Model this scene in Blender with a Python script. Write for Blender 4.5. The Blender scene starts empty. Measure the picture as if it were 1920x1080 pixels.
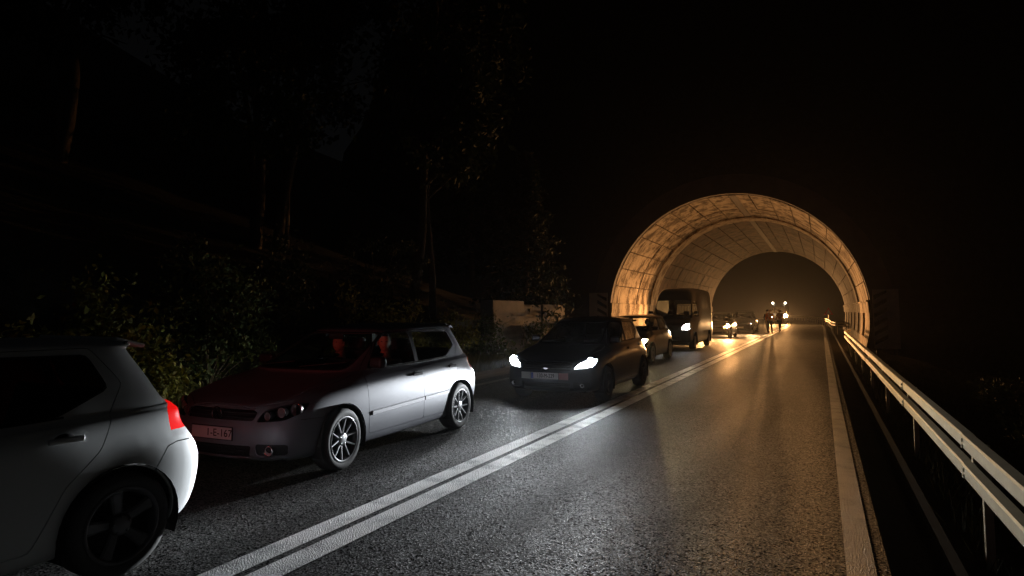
import bpy, bmesh, math, random
import numpy as np
from mathutils import Vector, Matrix, Euler
from mathutils.bvhtree import BVHTree
R = math.radians
S = bpy.context.scene
COL = S.collection
rnd = random.Random(7)
rng = np.random.default_rng(7)

# ---------------------------------------------------------------- camera, sky, moon, exposure
cam_d = bpy.data.cameras.new('camera'); cam = bpy.data.objects.new('camera', cam_d); COL.objects.link(cam)
cam.location = (0, 0, 1.65); cam.rotation_euler = (R(94.24), 0, R(25.93))
cam_d.sensor_width = 36; cam_d.lens = 22.5; cam_d.shift_x = 0.0026; cam_d.shift_y = -0.024
cam_d.clip_start = 0.05; cam_d.clip_end = 3000
S.camera = cam
world = bpy.data.worlds.new('World'); S.world = world; world.use_nodes = True
wn = world.node_tree; bg = wn.nodes['Background']
sky = wn.nodes.new('ShaderNodeTexSky'); sky.sky_type = 'NISHITA'; sky.sun_disc = False
sky.sun_elevation = R(35); sky.sun_rotation = R(120); sky.air_density = 1.0
hsv = wn.nodes.new('ShaderNodeHueSaturation'); hsv.inputs['Saturation'].default_value = 0.25     # night sky, nearly colourless
wn.links.new(sky.outputs[0], hsv.inputs['Color']); wn.links.new(hsv.outputs[0], bg.inputs[0]); bg.inputs[1].default_value = 0.00032
moon_d = bpy.data.lights.new('moonlight', 'SUN'); moon_d.energy = 0.004; moon_d.angle = R(0.5); moon_d.color = (0.8, 0.88, 1.0)
moon = bpy.data.objects.new('moonlight', moon_d); COL.objects.link(moon); moon.rotation_euler = (R(55), 0, R(60))
S.view_settings.view_transform = 'Standard'; S.view_settings.look = 'None'
S.view_settings.exposure = 0.0; S.view_settings.gamma = 1.0; S.view_settings.use_curve_mapping = False
S.cycles.use_denoising = True
S.cycles.max_bounces = 6; S.cycles.transparent_max_bounces = 16
S.cycles.sample_clamp_indirect = 4.0
S.cycles.caustics_reflective = False; S.cycles.caustics_refractive = False

# ---------------------------------------------------------------- materials
MATS = {}
def mat(name, base=(0.5, 0.5, 0.5), rough=0.5, metal=0.0, coat=0.0, emit=None, es=0.0, spec=0.5,
        noise=None, bump=None, alpha=None):
    """noise=(scale, amount) varies the base colour; bump=(scale, strength, distance)"""
    if name in MATS: return MATS[name]
    m = bpy.data.materials.new(name); m.use_nodes = True; MATS[name] = m
    nt = m.node_tree; b = nt.nodes['Principled BSDF']
    b.inputs['Base Color'].default_value = (*base, 1); b.inputs['Roughness'].default_value = rough
    b.inputs['Metallic'].default_value = metal; b.inputs['Coat Weight'].default_value = coat
    b.inputs['Coat Roughness'].default_value = 0.08
    b.inputs['Specular IOR Level'].default_value = spec
    if emit: b.inputs['Emission Color'].default_value = (*emit, 1); b.inputs['Emission Strength'].default_value = es
    tc = nt.nodes.new('ShaderNodeTexCoord')
    if noise:
        n = nt.nodes.new('ShaderNodeTexNoise'); n.inputs['Scale'].default_value = noise[0]; n.inputs['Detail'].default_value = 6
        nt.links.new(tc.outputs['Object'], n.inputs['Vector'])
        mx = nt.nodes.new('ShaderNodeMix'); mx.data_type = 'RGBA'
        a = noise[1]
        mx.inputs[6].default_value = (*[c * (1 - a) for c in base], 1); mx.inputs[7].default_value = (*[min(1, c * (1 + a)) for c in base], 1)
        nt.links.new(n.outputs['Fac'], mx.inputs[0]); nt.links.new(mx.outputs[2], b.inputs['Base Color'])
    if bump:
        n2 = nt.nodes.new('ShaderNodeTexNoise'); n2.inputs['Scale'].default_value = bump[0]; n2.inputs['Detail'].default_value = 5
        nt.links.new(tc.outputs['Object'], n2.inputs['Vector'])
        bp = nt.nodes.new('ShaderNodeBump'); bp.inputs['Strength'].default_value = bump[1]; bp.inputs['Distance'].default_value = bump[2]
        nt.links.new(n2.outputs['Fac'], bp.inputs['Height']); nt.links.new(bp.outputs[0], b.inputs['Normal'])
    return m

def glass_mat(name, tint=(0.5, 0.55, 0.55), rough=0.02, fac=0.1):
    m = bpy.data.materials.new(name); m.use_nodes = True; MATS[name] = m
    nt = m.node_tree; nt.nodes.remove(nt.nodes['Principled BSDF']); out = nt.nodes['Material Output']
    t = nt.nodes.new('ShaderNodeBsdfTransparent'); t.inputs[0].default_value = (*tint, 1)
    g = nt.nodes.new('ShaderNodeBsdfGlossy'); g.inputs['Roughness'].default_value = rough; g.inputs[0].default_value = (0.9, 0.9, 0.9, 1)
    lw = nt.nodes.new('ShaderNodeLayerWeight'); lw.inputs[0].default_value = .5      # the same from both sides of the pane
    pw = nt.nodes.new('ShaderNodeMath'); pw.operation = 'POWER'; pw.inputs[1].default_value = 4.0; nt.links.new(lw.outputs['Facing'], pw.inputs[0])
    fr = nt.nodes.new('ShaderNodeMath'); fr.operation = 'MULTIPLY_ADD'; fr.inputs[1].default_value = .8; fr.inputs[2].default_value = .05; nt.links.new(pw.outputs[0], fr.inputs[0])
    mx = nt.nodes.new('ShaderNodeMixShader')
    nt.links.new(fr.outputs[0], mx.inputs[0]); nt.links.new(t.outputs[0], mx.inputs[1]); nt.links.new(g.outputs[0], mx.inputs[2])
    nt.links.new(mx.outputs[0], out.inputs[0])
    return m

M_silver = mat('silver_paint', (0.15, 0.155, 0.175), 0.45, 0.2, 0.08, spec=.3, noise=(900, 0.06))
M_silver2 = mat('pale_silver_paint', (0.66, 0.68, 0.68), 0.5, 0.0, 0.15, noise=(900, 0.06))
M_dark = mat('dark_blue_paint', (0.012, 0.015, 0.026), 0.3, 0.2, 0.8)
M_black = mat('black_paint', (0.02, 0.018, 0.015), 0.28, 0.2, 0.9)
M_van = mat('van_paint', (0.03, 0.04, 0.045), 0.35, 0.1, 0.7)
M_grey = mat('grey_car_paint', (0.09, 0.08, 0.07), 0.35, 0.3, 0.6)
M_plastic = mat('black_plastic', (0.018, 0.018, 0.019), 0.6, spec=.15)
M_rubber = mat('tyre_rubber', (0.055, 0.055, 0.055), 0.75, bump=(60, 0.3, 0.003))
M_alloy = mat('alloy_rim', (0.55, 0.56, 0.58), 0.32, 0.8)
M_chrome = mat('chrome', (0.75, 0.75, 0.76), 0.12, 1.0)
M_inner = mat('cabin_trim', (0.03, 0.03, 0.032), 0.8)
M_seat = mat('seat_cloth', (0.035, 0.035, 0.038), 0.9, noise=(80, 0.3))
M_under = mat('underbody', (0.012, 0.012, 0.012), 0.9)
M_reflector = mat('lamp_reflector', (0.8, 0.8, 0.82), 0.3, 0.6)
M_glass = glass_mat('car_glass', (0.82, 0.86, 0.85))
M_glassdark = glass_mat('tinted_car_glass', (0.16, 0.17, 0.18))
M_lens = glass_mat('lamp_lens', (0.9, 0.9, 0.92), 0.05)
M_redlens = mat('red_lamp_lens', (0.45, 0.01, 0.01), 0.2, 0, 0.5)
M_redlit = mat('lit_red_lamp', (0.5, 0.01, 0.01), 0.25, 0, 0.5, emit=(1.0, 0.008, 0.006), es=.7)
M_redbulb = mat('lit_brake_bulb', (0.5, 0.01, 0.01), 0.25, 0, 0, emit=(1.0, 0.05, 0.04), es=60)
M_clear = mat('clear_lamp_band', (0.75, 0.75, 0.75), 0.2, 0, 0.5)
M_amber = mat('amber_lamp', (0.6, 0.2, 0.02), 0.3)
M_plate = mat('plate_white', (0.85, 0.85, 0.85), 0.4)
M_plate_blue = mat('plate_blue', (0.02, 0.06, 0.35), 0.4)
M_ink = mat('plate_ink', (0.01, 0.01, 0.012), 0.5)
M_skin = mat('skin', (0.55, 0.32, 0.22), 0.55)
M_hair = mat('dark_hair', (0.02, 0.014, 0.01), 0.7)

# ---------------------------------------------------------------- object helpers
def link(o, parent=None):
    COL.objects.link(o)
    if parent is not None: o.parent = parent
    return o
def tag(o, label=None, cat=None, group=None, kind=None):
    if label: o['label'] = label
    if cat: o['category'] = cat
    if group: o['group'] = group
    if kind: o['kind'] = kind
    return o
def thing(name, label, cat, loc=(0, 0, 0), rz=0.0, group=None):
    o = bpy.data.objects.new(name, None); o.empty_display_size = 0.2
    o.location = loc; o.rotation_euler = (0, 0, rz); link(o); tag(o, label, cat, group); return o

class MB:
    def __init__(s): s.v = []; s.f = []; s.sm = []
    def add(s, vs, fs, smooth=False):
        n = len(s.v); s.v += [tuple(p) for p in vs]
        for f in fs: s.f.append(tuple(i + n for i in f)); s.sm.append(smooth)
        return s
    def box(s, c, d, rot=None, b=0.0):
        x, y, z = d[0] / 2, d[1] / 2, d[2] / 2
        if b > 0:
            bm = bmesh.new(); bmesh.ops.create_cube(bm, size=1, matrix=Matrix.Diagonal((d[0], d[1], d[2], 1)))
            bmesh.ops.bevel(bm, geom=bm.edges[:], offset=b, segments=2, affect='EDGES', profile=0.5)
            bm.verts.index_update(); vs = [v.co.copy() for v in bm.verts]; fs = [[v.index for v in f.verts] for f in bm.faces]; bm.free()
        else:
            vs = [Vector((sx * x, sy * y, sz * z)) for sx in (-1, 1) for sy in (-1, 1) for sz in (-1, 1)]
            fs = [(0, 1, 3, 2), (4, 6, 7, 5), (0, 4, 5, 1), (2, 3, 7, 6), (0, 2, 6, 4), (1, 5, 7, 3)]
        m = Euler(rot).to_matrix() if rot else Matrix.Identity(3)
        return s.add([m @ v + Vector(c) for v in vs], fs)
    def tube(s, pts, r, n=8, caps=True):
        pts = [Vector(p) for p in pts]; rs = r if isinstance(r, (list, tuple)) else [r] * len(pts)
        vs = []; prev = None
        for i, p in enumerate(pts):
            t = (pts[min(i + 1, len(pts) - 1)] - pts[max(i - 1, 0)]).normalized()
            up = Vector((0, 0, 1)) if abs(t.z) < 0.9 else Vector((1, 0, 0))
            if prev is not None: up = prev
            a = t.cross(up).normalized(); b2 = a.cross(t).normalized(); prev = b2
            for k in range(n):
                an = 2 * math.pi * k / n
                vs.append(p + (a * math.cos(an) + b2 * math.sin(an)) * rs[i])
        fs = []
        for i in range(len(pts) - 1):
            for k in range(n):
                fs.append((i * n + k, i * n + (k + 1) % n, (i + 1) * n + (k + 1) % n, (i + 1) * n + k))
        s.add(vs, fs, True)
        if caps:
            s.add(vs[:n], [tuple(range(n))[::-1]]); s.add(vs[-n:], [tuple(range(n))])
        return s
    def lathe(s, prof, c, axis='x', n=32, sharp=False):
        """prof: list of (axial, radius)"""
        vs = []
        for (a, r) in prof:
            for k in range(n):
                t = 2 * math.pi * k / n; u, w = r * math.cos(t), r * math.sin(t)
                p = (a, u, w) if axis == 'x' else ((u, a, w) if axis == 'y' else (u, w, a))
                vs.append(Vector(p) + Vector(c))
        fs = []
        for i in range(len(prof) - 1):
            for k in range(n):
                fs.append((i * n + k, i * n + (k + 1) % n, (i + 1) * n + (k + 1) % n, (i + 1) * n + k))
        return s.add(vs, fs, not sharp)
    def prism(s, poly, z0, z1, plane='xy'):
        """poly 2-D, extruded along the third axis"""
        def P(a, b, c): return {'xy': (a, b, c), 'xz': (a, c, b), 'yz': (c, a, b)}[plane]
        n = len(poly); vs = [P(a, b, z0) for a, b in poly] + [P(a, b, z1) for a, b in poly]
        fs = [tuple(range(n)), tuple(range(2 * n - 1, n - 1, -1))] + [(i, i + n, (i + 1) % n + n, (i + 1) % n) for i in range(n)]
        return s.add(vs, fs)
    def mesh(s, name):
        me = bpy.data.meshes.new(name); me.from_pydata(s.v, [], s.f)
        me.polygons.foreach_set('use_smooth', s.sm); me.update(); return me
    def build(s, name, m, parent=None, recalc=True):
        me = s.mesh(name)
        if recalc:
            bm = bmesh.new(); bm.from_mesh(me); bmesh.ops.recalc_face_normals(bm, faces=bm.faces[:]); bm.to_mesh(me); bm.free()
        if m: me.materials.append(m)
        return link(bpy.data.objects.new(name, me), parent)

def text_obj(name, body, size, m, parent, loc, rot, sx=1.0, depth=0.001):
    c = bpy.data.curves.new(name, 'FONT'); c.body = body; c.size = size; c.align_x = 'CENTER'; c.align_y = 'CENTER'; c.extrude = depth
    c.space_character = 1.05
    t = bpy.data.objects.new(name, c); COL.objects.link(t)
    dg = bpy.context.evaluated_depsgraph_get(); me = bpy.data.meshes.new_from_object(t.evaluated_get(dg))
    bpy.data.objects.remove(t); me.name = name; me.materials.clear(); me.materials.append(m)
    o = link(bpy.data.objects.new(name, me), parent); o.location = loc; o.rotation_euler = rot; o.scale = (sx, 1, 1)
    return o

def copy_tree(o, parent=None):
    c = o.copy(); COL.objects.link(c); c.parent = parent
    for ch in list(o.children): copy_tree(ch, c)
    return c

def headlamp(parent, loc, energy, color, tilt=-3.0, size=150, az=0.0, cutoff=True, name='low_beam', soft=0.05, spill=0.03, width=None, vfall=16.0, hot=0.0):
    """the light of one headlamp: a spot pointing along the car's nose (-y) with a low-beam pattern"""
    d = bpy.data.lights.new(name, 'SPOT'); d.energy = energy; d.color = color
    d.spot_size = R(size); d.spot_blend = 0.6 if size < 170 else .15; d.shadow_soft_size = soft
    if cutoff:
        d.use_nodes = True; nt = d.node_tree; em = nt.nodes['Emission']
        tc = nt.nodes.new('ShaderNodeTexCoord'); sp = nt.nodes.new('ShaderNodeSeparateXYZ'); inv = nt.nodes.new('ShaderNodeVectorMath'); inv.operation = 'SCALE'; inv.inputs['Scale'].default_value = 1.0; nt.links.new(tc.outputs['Normal'], inv.inputs[0]); nt.links.new(inv.outputs[0], sp.inputs[0])
        def math_n(op, a, b=None):
            n = nt.nodes.new('ShaderNodeMath'); n.operation = op
            for i, q in enumerate((a, b)):
                if q is None: continue
                if isinstance(q, (int, float)): n.inputs[i].default_value = q
                else: nt.links.new(q, n.inputs[i])
            return n.outputs[0]
        mr = nt.nodes.new('ShaderNodeMapRange'); mr.interpolation_type = 'SMOOTHSTEP'
        nt.links.new(sp.outputs['Y'], mr.inputs['Value'])
        c0, c1 = cutoff if isinstance(cutoff, tuple) else (0.0, 0.09)
        mr.inputs['From Min'].default_value = c0; mr.inputs['From Max'].default_value = c1
        mr.inputs['To Min'].default_value = 1.0; mr.inputs['To Max'].default_value = spill
        # narrower hot spot: brightest ahead, falling off to the sides and towards the ground in front of the bumper
        w = width or 2.2
        xx = math_n('MULTIPLY', sp.outputs['X'], sp.outputs['X']); hz = math_n('ADD', math_n('MULTIPLY', math_n('EXPONENT', math_n('MULTIPLY', xx, -w)), .96), .04)
        if hot: hz = math_n('ADD', hz, math_n('MULTIPLY', math_n('EXPONENT', math_n('MULTIPLY', xx, -400.0)), hot))
        yy = math_n('MULTIPLY', sp.outputs['Y'], sp.outputs['Y']); vt = math_n('EXPONENT', math_n('MULTIPLY', yy, -(vfall)))
        s1 = math_n('MULTIPLY', mr.outputs[0], math_n('MULTIPLY', hz, vt))
        nt.links.new(s1, em.inputs['Strength'])
    o = bpy.data.objects.new(name, d); link(o, parent); o.location = loc
    o.rotation_euler = (R(-90 - tilt), 0, R(0))     # -Z of the lamp -> -Y ; fixed below
    dirv = Vector((math.sin(R(az)), -math.cos(R(az)), math.tan(R(tilt)))).normalized()
    q = dirv.to_track_quat('-Z', 'Y'); o.rotation_euler = q.to_euler()
    return o

# ---------------------------------------------------------------- car body loft
# each ring: (zf, yf, sf, hwf, zs0, zs5, zs1, hwm, hwr, sr, yr, zr)
HATCH = [
 (.20,.14,.30,.70, .19,.19,.20,.78, .68,.25,4.05,.26),
 (.25,.03,.32,.79, .24,.23,.25,.86, .79,.25,4.13,.31),
 (.36,-.01,.33,.835, .36,.38,.38,.888,.83,.26,4.19,.44),
 (.52,.00,.34,.84, .54,.58,.58,.893,.845,.26,4.215,.58),
 (.60,.03,.35,.825,.68,.76,.74,.888,.835,.24,4.185,.69),
 (.70,.08,.37,.79,.78,.87,.88,.873,.79,.22,4.10,.86),
 (.76,.17,.36,.72,.83,.925,.965,.842,.765,.21,4.08,.97),
 (.865,.55,.20,.68,.90,.95,.99,.81,.745,.20,4.06,1.00),
 (.955,.98,.22,.69,.965,.972,1.01,.79,.735,.20,4.04,1.03),
 (1.0,1.09,.24,.685,1.0,1.0,1.035,.775,.72,.20,4.01,1.07),
 (1.21,1.50,.26,.63,1.20,1.21,1.23,.715,.665,.20,3.90,1.25),
 (1.375,1.86,.24,.57,1.37,1.395,1.385,.645,.605,.17,3.80,1.40),
 (1.425,2.02,.18,.50,1.42,1.445,1.425,.585,.55,.14,3.82,1.435),
 (1.455,2.25,.10,.30,1.455,1.475,1.455,.33,.30,.10,3.5,1.462),
 (1.465,2.5,.05,.0,1.465,1.485,1.465,.0,.0,.05,3.2,1.472)]
FR = (0.0, .16, .32, .5, .68, .84, 1.0)
def ring_pts(r, bump=0.0):
    zf, yf, sf, hwf, z0, z5, z1, hwm, hwr, sr, yr, zr = r
    P = [(0, yf, zf), (.5 * hwf, yf + .10 * sf, zf), (.84 * hwf, yf + .42 * sf, zf + (z0 - zf) * .3)]
    yA, yB = yf + sf, yr - sr
    for t in FR:
        y = yA + (yB - yA) * t
        z = z0 * (1 - t) * (1 - 2 * t) + z5 * 4 * t * (1 - t) + z1 * t * (2 * t - 1)
        # width: front hw at t=0, mid hw at .25-.75, rear at 1
        w = hwm
        if t < .3: w = hwf + (hwm - hwf) * math.sin(math.pi / 2 * min(1, t / .3)) ** .8
        if t > .7: w = hwr + (hwm - hwr) * math.sin(math.pi / 2 * min(1, (1 - t) / .3)) ** .8
        P.append((w, y, z))
    P += [(.84 * hwr, yr - .42 * sr, zr + (z1 - zr) * .3), (.5 * hwr, yr - .10 * sr, zr), (0, yr, zr)]
    return P
def crom(P, k):
    """Catmull-Rom along axis 0 of array P with k steps per span"""
    P = np.asarray(P, float); n = len(P)
    E0 = 2 * P[0] - P[1]; E1 = 2 * P[-1] - P[-2]
    Q = np.concatenate([[E0], P, [E1]]); out = []
    for i in range(n - 1):
        a, b, c, d = Q[i], Q[i + 1], Q[i + 2], Q[i + 3]
        for j in range(k):
            t = j / k
            out.append(.5 * ((2 * b) + (-a + c) * t + (2 * a - 5 * b + 4 * c - d) * t * t + (-a + 3 * b - 3 * c + d) * t ** 3))
    out.append(P[-1]); return np.array(out)
def loft(rings, ku=6, kv=5):
    G = np.array([ring_pts(r) for r in rings])      # rings x cols x 3
    # keep centre columns symmetric: mirror neighbours handled by adding ghost points
    A = crom(G, kv)
    A = np.swapaxes(A, 0, 1)
    n = len(A)
    g0 = A[1] * [-1, 1, 1]; g1 = A[-2] * [-1, 1, 1]
    Q = np.concatenate([[g0], A, [g1]]); out = []
    for i in range(n - 1):
        a, b, c, d = Q[i], Q[i + 1], Q[i + 2], Q[i + 3]
        for j in range(ku):
            t = j / ku
            out.append(.5 * ((2 * b) + (-a + c) * t + (2 * a - 5 * b + 4 * c - d) * t * t + (-a + 3 * b - 3 * c + d) * t ** 3))
    out.append(A[-1])
    A = np.array(out)                                # cols x rings x 3
    A[0, :, 0] = 0; A[-1, :, 0] = 0
    return np.swapaxes(A, 0, 1)                      # rings x cols

def skin_bmesh(rings, ku, kv):
    A = loft(rings, ku, kv); nr, nc, _ = A.shape
    bm = bmesh.new()
    def mk(sx):
        return [[bm.verts.new((A[i, j, 0] * sx, A[i, j, 1], A[i, j, 2])) for j in range(nc)] for i in range(nr)]
    V = mk(1); W = mk(-1)
    for i in range(nr - 1):
        for j in range(nc - 1):
            bm.faces.new((V[i][j], V[i][j + 1], V[i + 1][j + 1], V[i + 1][j]))
            bm.faces.new((W[i][j], W[i + 1][j], W[i + 1][j + 1], W[i][j + 1]))
    bmesh.ops.remove_doubles(bm, verts=bm.verts[:], dist=0.0008)
    bmesh.ops.recalc_face_normals(bm, faces=bm.faces[:])
    bm.normal_update()
    return bm

def offset_poly(poly, d):
    """grow a simple polygon by d (negative shrinks)"""
    n = len(poly); area = sum(poly[i][0] * poly[(i + 1) % n][1] - poly[(i + 1) % n][0] * poly[i][1] for i in range(n))
    s = 1 if area > 0 else -1; out = []
    for i in range(n):
        p0, p1, p2 = Vector(poly[i - 1]), Vector(poly[i]), Vector(poly[(i + 1) % n])
        e1 = (p1 - p0).normalized(); e2 = (p2 - p1).normalized()
        n1 = Vector((e1.y, -e1.x)) * s; n2 = Vector((e2.y, -e2.x)) * s
        m = (n1 + n2); L = m.length
        if L < 1e-6: out.append(tuple(p1 + n1 * d)); continue
        m /= L; k = d / max(.35, m.dot(n1)); out.append(tuple(p1 + m * k))
    return out
def inside(poly, x, y):
    c = False; n = len(poly); j = n - 1
    for i in range(n):
        xi, yi = poly[i]; xj, yj = poly[j]
        if (yi > y) != (yj > y) and x < (xj - xi) * (y - yi) / (yj - yi) + xi: c = not c
        j = i
    return c
def round_poly(poly, r=0.04, n=3):
    out = []; m = len(poly)
    for i in range(m):
        p0, p1, p2 = Vector(poly[i - 1]), Vector(poly[i]), Vector(poly[(i + 1) % m])
        a = p1 + (p0 - p1).normalized() * min(r, (p0 - p1).length * .4); b = p1 + (p2 - p1).normalized() * min(r, (p2 - p1).length * .4)
        for k in range(n + 1):
            t = k / n; out.append(tuple((a * (1 - t) + p1 * t) * (1 - t) + (p1 * (1 - t) + b * t) * t))
    return out

class Skin:
    AX = {'side': (1, 2, 0), 'front': (0, 2, 1), 'top': (0, 1, 2)}
    def __init__(s, rings, ku=6, kv=5):
        s.bm = skin_bmesh(rings, ku, kv)
        s.lay = s.bm.faces.layers.int.new('part'); s.names = ['body']
        s.ref = BVHTree.FromBMesh(s.bm)
        s.refn = [v for v in s.bm.verts]
        # smooth normal reference for every later vertex
        bm2 = s.bm.copy(); bm2.normal_update(); s.smooth = bm2
        bm2.faces.ensure_lookup_table(); bm2.verts.ensure_lookup_table(); s.sref = BVHTree.FromBMesh(bm2)
    def normal_at(s, co):
        loc, nor, idx, d = s.sref.find_nearest(co)
        f = s.smooth.faces[idx]; acc = Vector()
        for v in f.verts:
            w = 1.0 / ((v.co - loc).length ** 2 + 1e-6); acc += v.normal * w
        return acc.normalized()
    def side_x(s, y, z, sx=1):
        h = s.ref.ray_cast(Vector((2 * sx, y, z)), Vector((-sx, 0, 0)))
        return h[0].x if h[0] else .85 * sx
    def front_y(s, x, z):
        h = s.ref.ray_cast(Vector((x, -2, z)), Vector((0, 1, 0))); return h[0].y if h[0] else 0
    def rear_y(s, x, z):
        h = s.ref.ray_cast(Vector((x, 8, z)), Vector((0, -1, 0))); return h[0].y if h[0] else 4.1
    def pid(s, name):
        if name not in s.names: s.names.append(name)
        return s.names.index(name)
    def cut(s, view, poly, name, filt, only=None):
        """mark faces inside poly (2-D in that view) that pass filt(face) as part `name`; edges are cut exactly"""
        a, b, c = s.AX[view]
        xs = [p[0] for p in poly]; ys = [p[1] for p in poly]; lo = (min(xs), min(ys)); hi = (max(xs), max(ys))
        def cand():
            out = []
            for f in s.bm.faces:
                m = f.calc_center_median()
                if m[a] < lo[0] - .12 or m[a] > hi[0] + .12 or m[b] < lo[1] - .12 or m[b] > hi[1] + .12: continue
                if filt(f, m): out.append(f)
            return out
        C = cand(); n = len(poly)
        for i in range(n):
            p, q = poly[i], poly[(i + 1) % n]
            if (Vector(p) - Vector(q)).length < 1e-5: continue
            l0, h0 = min(p[0], q[0]) - .003, max(p[0], q[0]) + .003; l1, h1 = min(p[1], q[1]) - .003, max(p[1], q[1]) + .003
            near = []; rest = []
            for f in C:
                fa = [v.co[a] for v in f.verts]; fb = [v.co[b] for v in f.verts]
                (rest if (max(fa) < l0 or min(fa) > h0 or max(fb) < l1 or min(fb) > h1) else near).append(f)
            if not near: continue
            no = Vector((0, 0, 0)); no[a] = q[1] - p[1]; no[b] = -(q[0] - p[0])
            co = Vector((0, 0, 0)); co[a] = p[0]; co[b] = p[1]
            geom = list({e for f in near for e in f.edges}) + list({v for f in near for v in f.verts}) + near
            res = bmesh.ops.bisect_plane(s.bm, geom=geom, plane_co=co, plane_no=no.normalized(), dist=1e-5)
            C = rest + [g for g in res['geom'] if isinstance(g, bmesh.types.BMFace)]
        k = s.pid(name); only_ids = None if only is None else {s.names.index(o) for o in only if o in s.names}
        for f in s.bm.faces:
            m = f.calc_center_median()
            if m[a] < lo[0] or m[a] > hi[0] or m[b] < lo[1] or m[b] > hi[1]: continue
            if filt(f, m) and inside(poly, m[a], m[b]) and (only_ids is None or f[s.lay] in only_ids): f[s.lay] = k
    def both(s, view, poly, name, filt, only=None):
        """side views on both flanks get their own part name suffix L / R"""
        s.cut(view, poly, name + '#L', lambda f, m: m.x > 0 and filt(f, m), only)
        s.cut(view, poly, name + '#R', lambda f, m: m.x < 0 and filt(f, m), only)
    def strip(s, view, poly, filt, w=.005, only=None):
        """turn the outline of poly into a narrow gap of width w"""
        pass
    def extract(s, name, obj_name, m, parent, thick=.02, push=0.0):
        if name not in s.names: return None
        k = s.names.index(name); fs = [f for f in s.bm.faces if f[s.lay] == k]
        if not fs: return None
        idx = {}; vs = []; ns = []; faces = []
        for f in fs:
            for v in f.verts:
                if v not in idx:
                    idx[v] = len(vs); nn = s.normal_at(v.co); vs.append(v.co + nn * push); ns.append(nn)
            faces.append([idx[v] for v in f.verts])
        base_n = len(faces)
        if thick:
            inpart = set(fs)
            for f in fs:
                for e, l in zip(f.edges, f.loops):
                    if sum(1 for g in l.edge.link_faces if g in inpart) == 1:
                        va, vb = l.vert, l.link_loop_next.vert
                        ia, ib = idx[va], idx[vb]
                        A, B = vs[ia], vs[ib]; na, nb = ns[ia], ns[ib]
                        out = (B - A).cross(na + nb)
                        if out.length < 1e-9: continue
                        out.normalize(); n0 = len(vs)
                        vs += [A, B, B - nb * thick, A - na * thick]; ns += [out] * 4
                        faces.append([n0 + 1, n0, n0 + 3, n0 + 2])
        me = bpy.data.meshes.new(obj_name); me.from_pydata([tuple(v) for v in vs], [], faces)
        me.polygons.foreach_set('use_smooth', [True] * len(faces))
        me.update(); me.normals_split_custom_set_from_vertices([tuple(n) for n in ns])
        me.materials.append(m)
        return link(bpy.data.objects.new(obj_name, me), parent)

def is_side(f, m): return abs(f.normal.x) > .45 and abs(m.x) > .3
def circle_poly(cy, cz, r, n=28): return [(cy + r * math.cos(2 * math.pi * k / n), cz + r * math.sin(2 * math.pi * k / n)) for k in range(n)]

WHEELS = {}
def wheel_parts(style, rad, m_rim):
    key = (style, rad, m_rim.name)
    if key in WHEELS: return WHEELS[key]
    t = MB(); r = rad; rr = r * (.72 if style != 'steel' else .66)
    prof = [(-.10, rr * .97), (-.105, rr + .01), (-.112, r - .045), (-.10, r - .015), (-.07, r), (.07, r), (.10, r - .015), (.112, r - .045), (.105, rr + .01), (.095, rr * .97)]
    t.lathe(prof, (0, 0, 0), 'x', 48); tyre = t.mesh('tyre'); tyre.materials.append(M_rubber)
    b = MB(); b.lathe([(.108, rr + .004), (.112, rr - .006), (.10, rr - .02), (.06, rr - .035), (-.09, rr - .03), (-.09, 0.0)], (0, 0, 0), 'x', 48)
    barrel = b.mesh('rim'); barrel.materials.append(mat('gunmetal', (.10, .10, .105), .4, .6) if style == 'multi' else m_rim)
    dk = MB(); dk.lathe([(-.02, rr - .045), (-.02, 0.001)], (0, 0, 0), 'x', 32); disc = dk.mesh('brake_disc'); disc.materials.append(mat('brake_dark', (.02, .02, .02), .6))
    sp = []
    def spoke(a0, a1, w0, w1, d0=.075, d1=.095):
        mbx = MB()
        p0 = Vector((d0, math.cos(a0) * .05, math.sin(a0) * .05)); p1 = Vector((d1, math.cos(a1) * (rr - .012), math.sin(a1) * (rr - .012)))
        d = (p1 - p0).normalized(); n = Vector((1, 0, 0)); sd = d.cross(n).normalized()
        vs = []
        for p, w in ((p0, w0), ((p0 + p1) / 2, (w0 + w1) / 2 * .9), (p1, w1)):
            vs += [p - sd * w, p - sd * w * .6 + n * .008, p + sd * w * .6 + n * .008, p + sd * w, p + sd * w * .8 - n * .025, p - sd * w * .8 - n * .025]
        fs = []
        for i in (0, 1):
            for k in range(6): fs.append((i * 6 + k, i * 6 + (k + 1) % 6, (i + 1) * 6 + (k + 1) % 6, (i + 1) * 6 + k))
        mbx.add(vs, fs + [tuple(range(6)), tuple(range(17, 11, -1))]); 
        me = mbx.mesh('spoke'); bm = bmesh.new(); bm.from_mesh(me); bmesh.ops.recalc_face_normals(bm, faces=bm.faces[:]); bm.to_mesh(me); bm.free()
        me.materials.append(m_rim); return me
    if style == 'multi':
        for k in range(5):
            a = 2 * math.pi * k / 5 + .3
            for s_ in (-1, 1): sp.append(spoke(a + s_ * .12, a + s_ * .33, .012, .008))
    elif style == 'five':
        for k in range(5):
            a = 2 * math.pi * k / 5 + .1; sp.append(spoke(a, a, .030, .045, .06, .09))
    else:
        for k in range(6):
            a = 2 * math.pi * k / 6; sp.append(spoke(a, a, .028, .035, .05, .08))
    h = MB(); h.lathe([(.02, .07), (.085, .066), (.092, .05), (.094, .0)], (0, 0, 0), 'x', 20)
    for k in range(5):
        a = 2 * math.pi * k / 5; h.lathe([(.08, .009), (.096, .009), (.096, 0)], (0, math.cos(a) * .052, math.sin(a) * .052), 'x', 8)
    hub = h.mesh('hub'); hub.materials.append(m_rim)
    WHEELS[key] = (tyre, barrel, disc, sp, hub); return WHEELS[key]
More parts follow.
